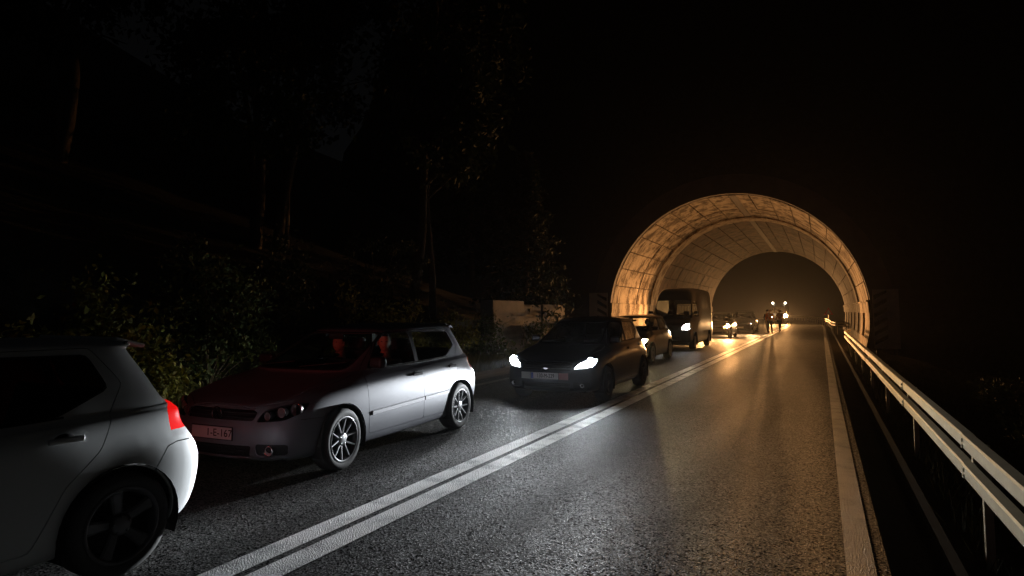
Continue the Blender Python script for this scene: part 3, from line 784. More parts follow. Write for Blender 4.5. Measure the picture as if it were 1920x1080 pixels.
def asphalt():
    m = bpy.data.materials.new('asphalt'); m.use_nodes = True; nt = m.node_tree; b = nt.nodes['Principled BSDF']
    N = nt.nodes.new; Lk = nt.links.new; tc = N('ShaderNodeTexCoord')
    vo = N('ShaderNodeTexVoronoi'); vo.inputs['Scale'].default_value = 74; Lk(tc.outputs['Object'], vo.inputs['Vector'])
    no = N('ShaderNodeTexNoise'); no.inputs['Scale'].default_value = 260; no.inputs['Detail'].default_value = 4; Lk(tc.outputs['Object'], no.inputs['Vector'])
    big = N('ShaderNodeTexNoise'); big.inputs['Scale'].default_value = .8; big.inputs['Detail'].default_value = 5; Lk(tc.outputs['Object'], big.inputs['Vector'])
    mp = N('ShaderNodeMapping'); mp.inputs['Scale'].default_value = (1.1, .03, 1); Lk(tc.outputs['Object'], mp.inputs['Vector'])
    tr = N('ShaderNodeTexNoise'); tr.inputs['Scale'].default_value = 1.0; tr.inputs['Detail'].default_value = 3; Lk(mp.outputs[0], tr.inputs['Vector'])
    cr = N('ShaderNodeValToRGB'); cr.color_ramp.elements[0].color = (.004, .004, .004, 1); cr.color_ramp.elements[1].color = (.11, .108, .103, 1)
    cr.color_ramp.elements[0].position = .25; cr.color_ramp.elements[1].position = .98
    sep = N('ShaderNodeSeparateColor'); Lk(vo.outputs['Color'], sep.inputs[0]); Lk(sep.outputs[0], cr.inputs[0])
    mx = N('ShaderNodeMix'); mx.data_type = 'RGBA'; mx.blend_type = 'MULTIPLY'; mx.inputs[0].default_value = 1
    r2 = N('ShaderNodeMapRange'); Lk(big.outputs['Fac'], r2.inputs[0]); r2.inputs[1].default_value = .3; r2.inputs[2].default_value = .7; r2.inputs[3].default_value = .7; r2.inputs[4].default_value = 1.15
    Lk(cr.outputs[0], mx.inputs[6]); cb = N('ShaderNodeCombineColor'); [Lk(r2.outputs[0], cb.inputs[i]) for i in range(3)]; Lk(cb.outputs[0], mx.inputs[7]); Lk(mx.outputs[2], b.inputs['Base Color'])
    rr = N('ShaderNodeMapRange'); Lk(tr.outputs['Fac'], rr.inputs[0]); rr.inputs[1].default_value = .3; rr.inputs[2].default_value = .7; rr.inputs[3].default_value = .48; rr.inputs[4].default_value = .66
    Lk(rr.outputs[0], b.inputs['Roughness'])
    sx = N('ShaderNodeMath'); sx.operation = 'POWER'; Lk(sep.outputs[2], sx.inputs[0]); sx.inputs[1].default_value = 3.0      # only some stone chips are polished
    sy = N('ShaderNodeMath'); sy.operation = 'MULTIPLY'; Lk(sx.outputs[0], sy.inputs[0]); sy.inputs[1].default_value = .55; Lk(sy.outputs[0], b.inputs['Specular IOR Level'])
    ad = N('ShaderNodeMath'); ad.operation = 'MULTIPLY_ADD'; Lk(no.outputs['Fac'], ad.inputs[0]); ad.inputs[1].default_value = .5; Lk(vo.outputs['Distance'], ad.inputs[2])
    # hairline cracks and polished wheel tracks
    wob = N('ShaderNodeTexNoise'); wob.inputs['Scale'].default_value = 1.6; Lk(tc.outputs['Object'], wob.inputs['Vector'])
    vm = N('ShaderNodeVectorMath'); vm.operation = 'MULTIPLY_ADD'; vm.inputs[1].default_value = (.7, .7, 0); Lk(wob.outputs['Color'], vm.inputs[0]); Lk(tc.outputs['Object'], vm.inputs[2])
    ck = N('ShaderNodeTexVoronoi'); ck.feature = 'DISTANCE_TO_EDGE'; ck.inputs['Scale'].default_value = .42; Lk(vm.outputs[0], ck.inputs['Vector'])
    cm = N('ShaderNodeMapRange'); Lk(ck.outputs['Distance'], cm.inputs[0]); cm.inputs[1].default_value = .001; cm.inputs[2].default_value = .006; cm.inputs[3].default_value = .35; cm.inputs[4].default_value = 1.0
    mc = N('ShaderNodeMix'); mc.data_type = 'RGBA'; mc.blend_type = 'MULTIPLY'; mc.inputs[0].default_value = 1
    tm = N('ShaderNodeMapRange'); Lk(tr.outputs['Fac'], tm.inputs[0]); tm.inputs[1].default_value = .35; tm.inputs[2].default_value = .65; tm.inputs[3].default_value = .65; tm.inputs[4].default_value = 1.15
    mu = N('ShaderNodeMath'); mu.operation = 'MULTIPLY'; Lk(cm.outputs[0], mu.inputs[0]); Lk(tm.outputs[0], mu.inputs[1])
    cc = N('ShaderNodeCombineColor'); [Lk(mu.outputs[0], cc.inputs[i]) for i in range(3)]; Lk(mx.outputs[2], mc.inputs[6]); Lk(cc.outputs[0], mc.inputs[7]); Lk(mc.outputs[2], b.inputs['Base Color'])
    sub = N('ShaderNodeMath'); sub.operation = 'ADD'; Lk(ad.outputs[0], sub.inputs[0]); Lk(sep.outputs[1], sub.inputs[1])
    bp = N('ShaderNodeBump'); bp.inputs['Strength'].default_value = .9; bp.inputs['Distance'].default_value = .006; Lk(sub.outputs[0], bp.inputs['Height']); Lk(bp.outputs[0], b.inputs['Normal'])
    return m
M_asphalt = asphalt()
def marking():
    m = bpy.data.materials.new('road_paint'); m.use_nodes = True; nt = m.node_tree; b = nt.nodes['Principled BSDF']
    N = nt.nodes.new; Lk = nt.links.new; tc = N('ShaderNodeTexCoord')
    a = N('ShaderNodeTexNoise'); a.inputs['Scale'].default_value = 90; a.inputs['Detail'].default_value = 6; a.inputs['Roughness'].default_value = .7; Lk(tc.outputs['Object'], a.inputs['Vector'])
    c = N('ShaderNodeTexNoise'); c.inputs['Scale'].default_value = 3; c.inputs['Detail'].default_value = 4; Lk(tc.outputs['Object'], c.inputs['Vector'])
    ad = N('ShaderNodeMath'); ad.operation = 'ADD'; Lk(a.outputs['Fac'], ad.inputs[0]); Lk(c.outputs['Fac'], ad.inputs[1])
    cr = N('ShaderNodeValToRGB'); cr.color_ramp.elements[0].position = .40; cr.color_ramp.elements[1].position = .50
    cr.color_ramp.elements[0].color = (.22, .22, .22, 1); cr.color_ramp.elements[1].color = (.80, .80, .78, 1)
    hf = N('ShaderNodeMath'); hf.operation = 'MULTIPLY'; hf.inputs[1].default_value = .5; Lk(ad.outputs[0], hf.inputs[0]); Lk(hf.outputs[0], cr.inputs[0]); Lk(cr.outputs[0], b.inputs['Base Color'])
    b.inputs['Roughness'].default_value = .5
    vo = N('ShaderNodeTexVoronoi'); vo.inputs['Scale'].default_value = 85; Lk(tc.outputs['Object'], vo.inputs['Vector'])
    bp = N('ShaderNodeBump'); bp.inputs['Strength'].default_value = 1.0; bp.inputs['Distance'].default_value = .022; Lk(vo.outputs['Distance'], bp.inputs['Height']); Lk(bp.outputs[0], b.inputs['Normal'])
    return m
M_paint = marking(); M_paint2 = marking(); M_paint2.name = 'worn_dim_edge_paint'  # edge lines: worn paint, darkened in colour for the dim light there
for nd in M_paint2.node_tree.nodes:
    if nd.type == 'VALTORGB': nd.color_ramp.elements[0].color = (.02, .018, .016, 1); nd.color_ramp.elements[1].color = (.13, .12, .10, 1)

def strip(name, x0, x1, z, y0, y1, m, step=4.0, ragged=0.0, kind='structure'):
    n = max(2, int((y1 - y0) / step)); vs = []
    for i in range(n + 1):
        y = y0 + (y1 - y0) * i / n; c = road_x(y)
        vs += [(c + x0 + (rnd.uniform(-ragged, ragged) if ragged else 0), y, z), (c + x1 + (rnd.uniform(-ragged, ragged) if ragged else 0), y, z)]
    fs = [(2 * i, 2 * i + 1, 2 * i + 3, 2 * i + 2) for i in range(n)]
    o = MB().add(vs, fs).build(name, m, recalc=False); tag(o, kind=kind); return o
strip('road', -4.15, 3.66, 0.0, -40, 190, M_asphalt)
strip('lane_marking', -.235, -.035, .004, -40, 190, M_paint); strip('lane_marking', .035, .245, .004, -40, 190, M_paint)
strip('edge_marking', 3.41, 3.58, .004, -40, 190, M_paint2); strip('edge_marking', -3.72, -3.54, .004, -40, 190, M_paint2)
M_soil = mat('soil', (.045, .038, .028), .95, noise=(3, .5), bump=(12, .8, .03))
M_gravel = mat('gravel', (.10, .09, .075), .95, noise=(60, .6), bump=(90, .9, .02))
M_conc = mat('old_concrete', (.26, .24, .21), .85, noise=(2.5, .35), bump=(30, .4, .01))
strip('gutter', 4.02, 4.09, .012, -40, 60, mat('kerb_strip', (.035, .03, .024), .85, noise=(4, .5)))

def ground_z(x, y):
    dx = x - road_x(y)
    if dx < -4.15:
        a = -4.15 - dx; z = -.02 + .04 * min(a, 2.2)
        if a > 2.2: z += (a - 2.2) * .12
        if a > 3.4: z += (a - 3.4) * (.45 if y < 33 else .3)
    elif dx > 3.66:
        a = dx - 3.66; z = -.02 - .03 * min(a, .5) - .25 * min(a, 1.8) - (.2 * max(0, a - 1.8) if a < 9 else 1.44 - .35 * (a - 9))
    else: z = -.05
    z = min(z, 60)
    if abs(dx) > 5.5: z += .10 * math.sin(x * 1.3 + y * .7) * math.sin(y * .9 - x * .4)
    return z
xs = np.concatenate([np.linspace(-400, -40, 16), np.linspace(-36, -8.5, 34), np.linspace(-8, 1, 12), np.linspace(1.3, 12, 20), np.linspace(15, 400, 16)])
ys = np.concatenate([np.linspace(-120, -12, 10), np.linspace(-10, 44, 60), np.linspace(47, 130, 34), np.linspace(140, 900, 18)])
def terrain():
    vs = []; nx = len(xs)
    for y in ys:
        sh = road_x(y) + 3.32
        for x in xs: vs.append((x + sh, y, ground_z(x + sh, y)))
    fs = [(j * nx + i, j * nx + i + 1, (j + 1) * nx + i + 1, (j + 1) * nx + i) for j in range(len(ys) - 1) for i in range(nx - 1)]
    o = MB().add(vs, fs, True).build('ground', M_soil, recalc=False); tag(o, kind='structure')
terrain()
strip('gravel_verge', -5.4, -4.15, -.002, -40, 32, M_gravel, 1.0, .12)

# ---------------------------------------------------------------- the tunnel
TC = Vector((-4.0, 0, 1.4)); TR = 5.97; TY0, TY1 = 33.0, 67.3
def stained(name, base, dark):
    m = bpy.data.materials.new(name); m.use_nodes = True; nt = m.node_tree; b = nt.nodes['Principled BSDF']
    N = nt.nodes.new; Lk = nt.links.new; ge = N('ShaderNodeNewGeometry')
    mp = N('ShaderNodeMapping'); mp.inputs['Scale'].default_value = (1.5, .9, .35); Lk(ge.outputs['Position'], mp.inputs['Vector'])
    a = N('ShaderNodeTexNoise'); a.inputs['Scale'].default_value = 1.6; a.inputs['Detail'].default_value = 8; a.inputs['Roughness'].default_value = .65; Lk(mp.outputs[0], a.inputs['Vector'])
    f = N('ShaderNodeTexNoise'); f.inputs['Scale'].default_value = 14; f.inputs['Detail'].default_value = 6; Lk(ge.outputs['Position'], f.inputs['Vector'])
    mm = N('ShaderNodeMath'); mm.operation = 'MULTIPLY_ADD'; Lk(f.outputs['Fac'], mm.inputs[0]); mm.inputs[1].default_value = .35; Lk(a.outputs['Fac'], mm.inputs[2])
    cr = N('ShaderNodeValToRGB'); cr.color_ramp.elements[0].position = .60; cr.color_ramp.elements[1].position = .80
    cr.color_ramp.elements[0].color = (*dark, 1); cr.color_ramp.elements[1].color = (*base, 1)
    e = cr.color_ramp.elements.new(.69); e.color = (*[(p * .72 + q * .28) for p, q in zip(base, dark)], 1)
    Lk(mm.outputs[0], cr.inputs[0])
    # fine board marks of the shuttering
    wv = N('ShaderNodeTexWave'); wv.bands_direction = 'Y'; wv.inputs['Scale'].default_value = 1.25; wv.inputs['Distortion'].default_value = 1.2; wv.inputs['Detail'].default_value = 2; Lk(ge.outputs['Position'], wv.inputs['Vector'])
    mr = N('ShaderNodeMapRange'); Lk(wv.outputs['Fac'], mr.inputs[0]); mr.inputs[3].default_value = .78; mr.inputs[4].default_value = 1.05
    ml = N('ShaderNodeMix'); ml.data_type = 'RGBA'; ml.blend_type = 'MULTIPLY'; ml.inputs[0].default_value = 1
    cb = N('ShaderNodeCombineColor'); [Lk(mr.outputs[0], cb.inputs[i]) for i in range(3)]; Lk(cr.outputs[0], ml.inputs[6]); Lk(cb.outputs[0], ml.inputs[7]); Lk(ml.outputs[2], b.inputs['Base Color'])
    b.inputs['Roughness'].default_value = .9; b.inputs['Specular IOR Level'].default_value = .12
    bp = N('ShaderNodeBump'); bp.inputs['Strength'].default_value = .5; bp.inputs['Distance'].default_value = .02; Lk(mm.outputs[0], bp.inputs['Height']); Lk(bp.outputs[0], b.inputs['Normal'])
    return m
M_lin = [stained('lining_concrete', (.42, .35, .28), (.08, .055, .035)), stained('lining_shaded_b', (.125, .068, .046), (.035, .018, .012)), stained('lining_shaded_c', (.10, .054, .038), (.03, .015, .01))]  # b, c: darker copies, the dimmer light deeper in put into their colour
M_joint = mat('joint_recess_dark', (.05, .035, .025), .9)
tun = thing('tunnel', 'arched concrete road tunnel lit amber inside by the queue of headlights', 'tunnel', (TC.x, TY0, 0))
def arc_patch(t0, t1, y0, y1, r, thick, n=4):
    """curved slab: inner face, sides; coordinates relative to the tunnel empty"""
    vs = []; fs = []
    for i in range(n + 1):
        t = R(t0 + (t1 - t0) * i / n)
        for rr, yy in ((r, y0), (r, y1), (r + thick, y1), (r + thick, y0)):
            vs.append((rr * math.cos(t), yy - TY0, TC.z + rr * math.sin(t)))
    for i in range(n):
        for k in range(4): fs.append((4 * i + k, 4 * (i + 1) + k, 4 * (i + 1) + (k + 1) % 4, 4 * i + (k + 1) % 4))
    fs += [(0, 1, 2, 3), (4 * n + 3, 4 * n + 2, 4 * n + 1, 4 * n)]
    return vs, fs
RING = 4.9; nring = 7
lr_ = random.Random(3)
for j in range(nring):
    y0 = TY0 + j * RING; y1 = y0 + RING
    # inner ring profile: the first two rings smooth, then a proud rib between bays
    nseg = 18
    for i in range(nseg):
        t0 = 6 + 168 * i / nseg; t1 = 6 + 168 * (i + 1) / nseg
        dt = .20; proud = lr_.uniform(-.012, .012)
        rows = ((y0 + .0, y0 + 1.2), (y0 + 1.2, y0 + RING - .06)) if j < 2 else ((y0, y0 + 2.4), (y0 + 2.4, y0 + RING - .05))
        for (ya, yb) in rows:
            vs, fs = arc_patch(t0 + dt, t1 - dt, ya + .03, yb - (.04 if yb < y1 - .2 else .12), TR + proud + (.0 if j < 2 else .03), .1)
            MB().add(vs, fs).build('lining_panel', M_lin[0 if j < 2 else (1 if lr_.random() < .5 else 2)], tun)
    # construction joint: a slightly proud band at the end of each ring
    vs, fs = arc_patch(6, 174, y1 - .34, y1 - .05, TR - .045, .12, 40)
    if j == 1:
        vs, fs = arc_patch(6, 174, y1 - 1.7, y1 - .1, TR - .07, .10, 44); MB().add(vs, fs).build('joint_rib', stained('lit_rib_lining', (.56, .47, .37), (.2, .14, .09)), tun)  # lighter concrete: the lit look of the rib put into its colour
    vs, fs = arc_patch(6, 174, y1 - .13, y1 + .02, TR + .045, .08, 44); MB().add(vs, fs).build('joint_groove', M_joint, tun)
vs, fs = arc_patch(4, 176, TY0 + .05, TY1, TR + .13, .75, 60)
MB().add(vs, fs).build('tunnel_shell', M_joint, tun)
vs, fs = arc_patch(-13.6, 193.6, TY0 - .35, TY0 + .0, TR + .03, .95, 60)
MB().add(vs, fs).build('portal_collar', mat('collar_concrete', (.13, .105, .10), .9, noise=(1.5, .5), bump=(20, .5, .02)), tun)
# vault crown streak: longitudinal seam board
vs, fs = arc_patch(86.5, 89.8, TY0 + .03, TY1, TR - .014, .05, 2)
MB().add(vs, fs).build('crown_seam', mat('damp_concrete', (.05, .03, .02), .85, noise=(3, .5)), tun)
def wall_patch(side, y0, y1, z0, z1, inset, name, m, thick=.25, lean=True):
    """piece of the upright side wall, following the circle below the springing"""
    vs = []; fs = []; n = 3
    for i in range(n + 1):
        z = z0 + (z1 - z0) * i / n; s = max(-1, min(1, (z - TC.z) / TR)); x = TR * math.cos(math.asin(s)) - inset
        for xx, yy in ((x, y0), (x, y1), (x + thick, y1), (x + thick, y0)): vs.append((side * xx, yy - TY0, z))
    for i in range(n):
        for k in range(4): fs.append((4 * i + k, 4 * (i + 1) + k, 4 * (i + 1) + (k + 1) % 4, 4 * i + (k + 1) % 4))
    fs += [(0, 1, 2, 3), (4 * n + 3, 4 * n + 2, 4 * n + 1, 4 * n)]
    MB().add(vs, fs).build(name, m, tun)
for side in (1, -1):
    for j in range(nring):
        y0 = TY0 + j * RING + (.0 if j else -.33); y1 = TY0 + (j + 1) * RING - .02
        wall_patch(side, y0, y1, 1.55, 2.05, .07, 'base_beam', M_lin[0], .9)
        wall_patch(side, y0, y1, 0.0, .42, .07, 'plinth', M_lin[0], .9)
        if side > 0:
            wall_patch(side, y0, y1, .42, 1.55, -.42, 'recess_wall', M_joint, .5)  # dark colour puts the shade of the recess on its back wall
            ya = TY0 + j * RING
            wall_patch(side, (ya if j else ya - .33), ya + 1.5, .42, 1.55, .05, 'pilaster', M_lin[0], .46)
            wall_patch(side, ya + 1.52, ya + 3.0, .42, 1.55, .05, 'pilaster', M_lin[0], .46)
            wall_patch(side, y0, y1, 2.05, 2.13, .12, 'ledge', M_lin[0], .2)
        else:
            for k in range(2):
                ya = y0 + k * (y1 - y0) / 2; wall_patch(side, ya, ya + (y1 - y0) / 2 - .03, .42, 1.55, .05, 'wall_panel', M_lin[0], .3)
# earth packed round the tunnel: a sloping cover in front and behind, terrain over the top
def cover():
    vs = []; n = 40; rr = [6.85, 7.4, 8.3, 10, 13, 18, 28, 45]
    prof = []
    for r in rr: prof.append((TY0 - .1 + (r - 6.85) * .75 + (.3 if r > 6.9 else 0), r))
    rev = [(TY1 - .2 - (r - 6.85) * .35, r) for r in rr[::-1]]
    prof = [(y, r) for y, r in prof if y < 50] + [(y, r) for y, r in rev if y > 52]
    for (y, r) in prof:
        for k in range(n + 1):
            t = R(-14 + 208 * k / n); rq = r * (1 + .02 * math.sin(k * 2.1 + r)) if r > 7 else r
            vs.append((TC.x + rq * math.cos(t), y + (.25 * math.sin(k * 1.7 + r * 2) if r > 7 else 0), TC.z + rq * math.sin(t)))
    fs = [(i * (n + 1) + k, i * (n + 1) + k + 1, (i + 1) * (n + 1) + k + 1, (i + 1) * (n + 1) + k) for i in range(len(prof) - 1) for k in range(n)]
    o = MB().add(vs, fs, True).build('hill', M_soil); tag(o, kind='structure')
cover()

# hazard boards beside the portal
def hazard_board(x, mirror, label):
    t = thing('hazard_board', label, 'sign', (x, TY0 - .42, 0), 0, 'striped hazard boards flanking the tunnel mouth')
    MB().box((0, 0, 1.30), (1.0, .05, 2.6)).build('board', mat('board_pale', (.62, .55, .51), .7, noise=(6, .3)), t)
    for i in range(6):
        z = .15 + i * .40; s = mirror
        poly = [(-.46, z), (.05, z + .30), (.05, z + .48), (-.46, z + .18)] if s > 0 else [(.46, z), (-.05, z + .30), (-.05, z + .48), (.46, z + .18)]
        poly = [(a, min(b, 2.56)) for a, b in poly]
        MB().prism(poly, -.032, -.026, 'xz').build('stripe', mat('board_black', (.015, .012, .012), .6), t)
    for xx in (-.4, .4): MB().tube([(xx, .06, -.3), (xx, .06, 2.5)], .03, 8).build('post', M_plastic, t)
hazard_board(2.55, 1, 'tall striped hazard board at the right-hand foot of the tunnel arch behind the guard rail')
hazard_board(-10.6, -1, 'tall striped hazard board at the left-hand foot of the tunnel arch beside the wall')

# ---------------------------------------------------------------- guard rails
M_galv = mat('galvanised_steel', (.70, .66, .52), .6, .1, noise=(8, .2), bump=(40, .1, .003))
def rail(name, pts, label, group, posts=4.0, z0=.42, post_from=0.0):
    t = thing(name, label, 'guard rail', (pts[0][0], pts[0][1], 0), 0, group)
    P = [Vector((a, b, 0)) for a, b in pts]; base = Vector((pts[0][0], pts[0][1], 0))
    beam = [(.03, 0), (-.026, .010), (-.034, .022), (-.035, .098), (-.026, .112), (.03, .122)]
    prof = [(.045, 0), (.012, .018), (-.028, .05), (-.036, .075), (-.028, .10), (.012, .135), (.045, .158), (.012, .18), (-.028, .215), (-.036, .24), (-.028, .265), (.012, .297), (.045, .315)]
    segs = []; 
    for i in range(len(P) - 1):
        a, b = P[i], P[i + 1]; n = max(1, round((b - a).length / posts))
        for k in range(n): segs.append((a + (b - a) * k / n, a + (b - a) * (k + 1) / n))
    for i, (a, b) in enumerate(segs):
        d = (b - a).normalized(); nrm = Vector((d.y, -d.x, 0)); vs = []
        a2 = a - d * .12
        for zb in (z0 + .215, z0):
            vs = []
            for q, off in ((a2, .006 if i % 2 else 0), (b, .006 if i % 2 else 0)):
                for dx, dz in beam: vs.append(q - base + nrm * (dx + off) + Vector((0, 0, zb + dz)))
            m = len(beam); fs = [(k, (k + 1) % m, m + (k + 1) % m, m + k) for k in range(m)] + [tuple(range(m)), tuple(range(2 * m - 1, m - 1, -1))]
            MB().add(vs, fs).build('rail_beam', M_galv, t)
            for dzb in (.03, .075):
                q = b - base + nrm * -.034 + Vector((0, 0, zb + dzb)) - d * .06
                if i < 8: MB().box(tuple(q), (.02, .028, .028), b=.004).build('bolt', M_galv, t)
        c = a - base + nrm * .11
        MB().box((c.x, c.y, .10), (.055, .05, 1.15), (0, 0, -math.atan2(d.x, d.y))).box((c.x - .05, c.y, z0 + .16), (.06, .05, .2)).build('post', M_galv, t)
    return t
rail('guard_rail', [(.93, -6.0), (.93, 33.3), (1.25, 36.0)], 'steel guard rail running along the near road edge towards the tunnel mouth', 'steel guard rails')
far = [(1.55, 55.5), (1.0, 58), (.75, 62), (.72, 70)] + [(road_x(y) + 4.05, y) for y in (78, 86, 94, 102, 112, 124, 138)]
rail('guard_rail', far, 'far guard rail with a flared end curving left beyond the tunnel', 'steel guard rails')

# red triangle sign past the tunnel
t = thing('warning_sign', 'small red triangular warning sign on a post past the tunnel', 'sign', (.75, 84, 0))
MB().tube([(0, .03, 0), (0, .03, 1.35)], .035, 8).build('post', M_galv, t)
MB().prism([(-.5, 1.2), (.5, 1.2), (0, 2.07)], -.01, .01, 'xz').build('sign_rim', mat('sign_red', (.5, .02, .06), .4), t)
MB().prism([(-.29, 1.32), (.29, 1.32), (0, 1.83)], -.018, -.012, 'xz').build('sign_face', mat('sign_face', (.35, .2, .3), .5), t)

# ---------------------------------------------------------------- low wall of concrete blocks on the left verge
wl = thing('retaining_wall', 'low wall of weathered concrete blocks behind the left verge', 'wall', (-10.3, 19.4, 0))
for i, (a, b, tone, top, dx) in enumerate(((0, 2.55, 0, 2.02, 0), (2.6, 5.0, 1, 1.9, -.35), (5.05, 7.6, 1, 1.92, -.3), (-2.6, -.05, 2, 1.35, -.4), (-5.2, -2.65, 2, 1.2, -.5))):
    mm = (mat('pale_block', (.22, .20, .175), .9, noise=(3, .45), bump=(14, .6, .03)), mat('grey_block', (.16, .14, .125), .9, noise=(2, .5), bump=(14, .6, .03)), mat('mossy_block', (.09, .09, .06), .95, noise=(3, .6), bump=(14, .6, .03)))[tone]
    MB().box((dx, (a + b) / 2, top / 2 - .3), (.5, b - a, top + .6), b=.03).build('concrete_block', mm, wl)

# ---------------------------------------------------------------- vegetation
def leaf_mat(name, base):
    m = bpy.data.materials.new(name); m.use_nodes = True; nt = m.node_tree; b = nt.nodes['Principled BSDF']
    N = nt.nodes.new; Lk = nt.links.new; g = N('ShaderNodeNewGeometry'); cr = N('ShaderNodeValToRGB')
    cr.color_ramp.elements[0].color = (*[c * .45 for c in base], 1); cr.color_ramp.elements[1].color = (*[c * 1.5 for c in base], 1)
    Lk(g.outputs['Random Per Island'], cr.inputs[0]); Lk(cr.outputs[0], b.inputs['Base Color']); b.inputs['Roughness'].default_value = .75; b.inputs['Specular IOR Level'].default_value = .25
    tl = N('ShaderNodeBsdfTranslucent'); Lk(cr.outputs[0], tl.inputs[0]); mx = N('ShaderNodeMixShader'); mx.inputs[0].default_value = .2
    out = nt.nodes['Material Output']; Lk(b.outputs[0], mx.inputs[1]); Lk(tl.outputs[0], mx.inputs[2]); Lk(mx.outputs[0], out.inputs[0]); return m
M_leaf = leaf_mat('leaf_green', (.045, .065, .02)); M_leafy = leaf_mat('leaf_yellow_green', (.11, .12, .025)); M_leafd = leaf_mat('leaf_dark', (.022, .032, .016))
M_needle = leaf_mat('needle_dark', (.02, .03, .018)); M_grass = leaf_mat('grass_blade', (.11, .11, .035))
M_bark = mat('bark', (.09, .07, .05), .9, noise=(8, .5), bump=(15, .9, .03))

def leaves(name, centers, size, m, parent, aspect=1.7, droop=.0, folded=True):
    n = len(centers); c = np.asarray(centers)
    a = rng.normal(size=(n, 3)); a[:, 2] -= droop; a /= np.linalg.norm(a, axis=1)[:, None]
    b = rng.normal(size=(n, 3)); b -= (b * a).sum(1)[:, None] * a; b /= np.linalg.norm(b, axis=1)[:, None]
    s = size * rng.uniform(.55, 1.3, (n, 1)); nn = np.cross(a, b)
    p0 = c; p1 = c + a * s * aspect * .45 + b * s * .45 + nn * s * .12; p2 = c + a * s * aspect; p3 = c + a * s * aspect * .45 - b * s * .45 + nn * s * .12
    V = np.stack([p0, p1, p2, p3], 1).reshape(-1, 3)
    me = bpy.data.meshes.new(name); me.vertices.add(4 * n); me.vertices.foreach_set('co', V.astype(np.float32).ravel())
    idx = np.arange(4 * n).reshape(n, 4); tri = np.concatenate([idx[:, [0, 1, 2]], idx[:, [0, 2, 3]]], 1).reshape(-1, 3)
    me.loops.add(tri.size); me.loops.foreach_set('vertex_index', tri.ravel().astype(np.int32))
    me.polygons.add(len(tri)); me.polygons.foreach_set('loop_start', np.arange(0, tri.size, 3, dtype=np.int32)); me.polygons.foreach_set('loop_total', np.full(len(tri), 3, dtype=np.int32))
    me.update(calc_edges=True); me.materials.append(m)
    o = link(bpy.data.objects.new(name, me), parent); return o
def clumps(n, ctr, rad, k, cr):
    """n leaf positions gathered into k clumps inside an ellipsoid"""
    d = rng.normal(size=(k, 3)); d /= np.linalg.norm(d, axis=1)[:, None]; rr = rng.uniform(.25, 1.0, (k, 1)) ** .5
    C = np.array(ctr) + d * rr * np.array(rad); w = rng.uniform(.5, 1.4, k)
    i = rng.integers(0, k, n); return C[i] + rng.normal(size=(n, 3)) * cr * w[i][:, None], C

def bush(x, y, r, h, n, m, label, group, name='bush'):
    z = ground_z(x, y) - .05; t = thing(name, label, 'bush', (x, y, z), 0, group)
    P, C = clumps(n, (0, 0, h * .55), (r, r, h * .5), max(10, int(n / 110)), .16)
    P = P[P[:, 2] > .02]
    st = MB()
    for c in C[:14]: st.tube([(0, 0, 0), (c[0] * .4, c[1] * .4, c[2] * .5), tuple(c)], [.02, .014, .006], 5)
    st.build('stem', M_bark, t)
    tag(leaves('foliage', P, .06, m, t), kind='stuff'); return t
G_b = 'bushes along the left verge'
bush(-8.8, 5.6, .95, 1.9, 4200, M_leafy, 'round yellow-green bush on the verge behind the gap between the two silver cars', G_b)
bush(-9.9, 8.0, 1.2, 2.3, 3600, M_leaf, 'taller shadowed bush behind the bonnet of the silver hatchback', G_b)
bush(-8.6, 3.4, .9, 1.7, 3200, M_leafy, 'low leafy bush above the roof of the foreground silver car', G_b)
bush(-9.6, 12.3, 1.1, 2.1, 3600, M_leafy, 'bush beside the rear of the silver hatchback, touched by headlight', G_b)
bush(-9.3, 15.3, .75, 1.35, 2600, M_leafy, 'low yellowish bush at the road edge left of the dark hatchback', G_b)
bush(-9.6, 17.9, .8, 1.3, 2200, M_leaf, 'scrubby bush at the foot of the pale wall block', G_b)
bush(-9.5, 22.0, .8, 1.1, 2000, M_leaf, 'scrubby bush before the darker wall blocks', G_b)
bush(-11.6, 10.2, 1.6, 3.0, 3600, M_leafd, 'dark bush on the slope behind the silver hatchback roof', G_b)
bush(-12.4, 16.2, 1.5, 2.8, 3000, M_leafd, 'dark bush on the slope left of the pale wall block', G_b)
bush(-8.9, 1.2, 1.0, 1.9, 2600, M_leaf, 'dark bush beyond the foreground silver car at the picture edge', G_b)
bush(3.4, 11.5, .8, 1.0, 1800, M_leafd, 'low dark bush behind the guard rail on the right', 'bushes behind the guard rail')
bush(3.9, 17.5, 1.0, 1.2, 1800, M_leafd, 'wider dark bush behind the guard rail nearer the tunnel', 'bushes behind the guard rail')

def broad_tree(x, y, h, trunks, crown_pts, label, m, n=9000):
    z = ground_z(x, y) - .1; t = thing('broadleaf_tree', label, 'tree', (x, y, z), 0, 'trees on the left slope')
    for (dx, dy, lean, hh, r) in trunks:
        st = MB(); pts = []; 
        for i in range(9):
            f = i / 8; pts.append((dx + lean * f + .12 * math.sin(f * 9 + dx * 3), dy + .2 * math.sin(f * 5 + dy), hh * f))
        st.tube(pts, [r * (1 - .8 * i / 8) for i in range(9)], 8)
        for k in range(9):
            f = rnd.uniform(.35, .95); i = int(f * 8); p = Vector(pts[i]); a = rnd.uniform(0, 6.28); L_ = rnd.uniform(1.0, 2.6) * (1.2 - f * .5)
            e = p + Vector((math.cos(a) * L_, math.sin(a) * L_, rnd.uniform(.1, 1.0))); mid = (p + e) / 2 + Vector((0, 0, .25))
            st.tube([p, mid, e], [r * .32, r * .2, .015], 5)
        st.build('trunk', M_bark, t)
    Ps = [clumps(int(n * w), c, rad, k, .38)[0] for c, rad, k, w in crown_pts]
    tag(leaves('crown', np.concatenate(Ps), .17, m, t, droop=.6), kind='stuff'); return t
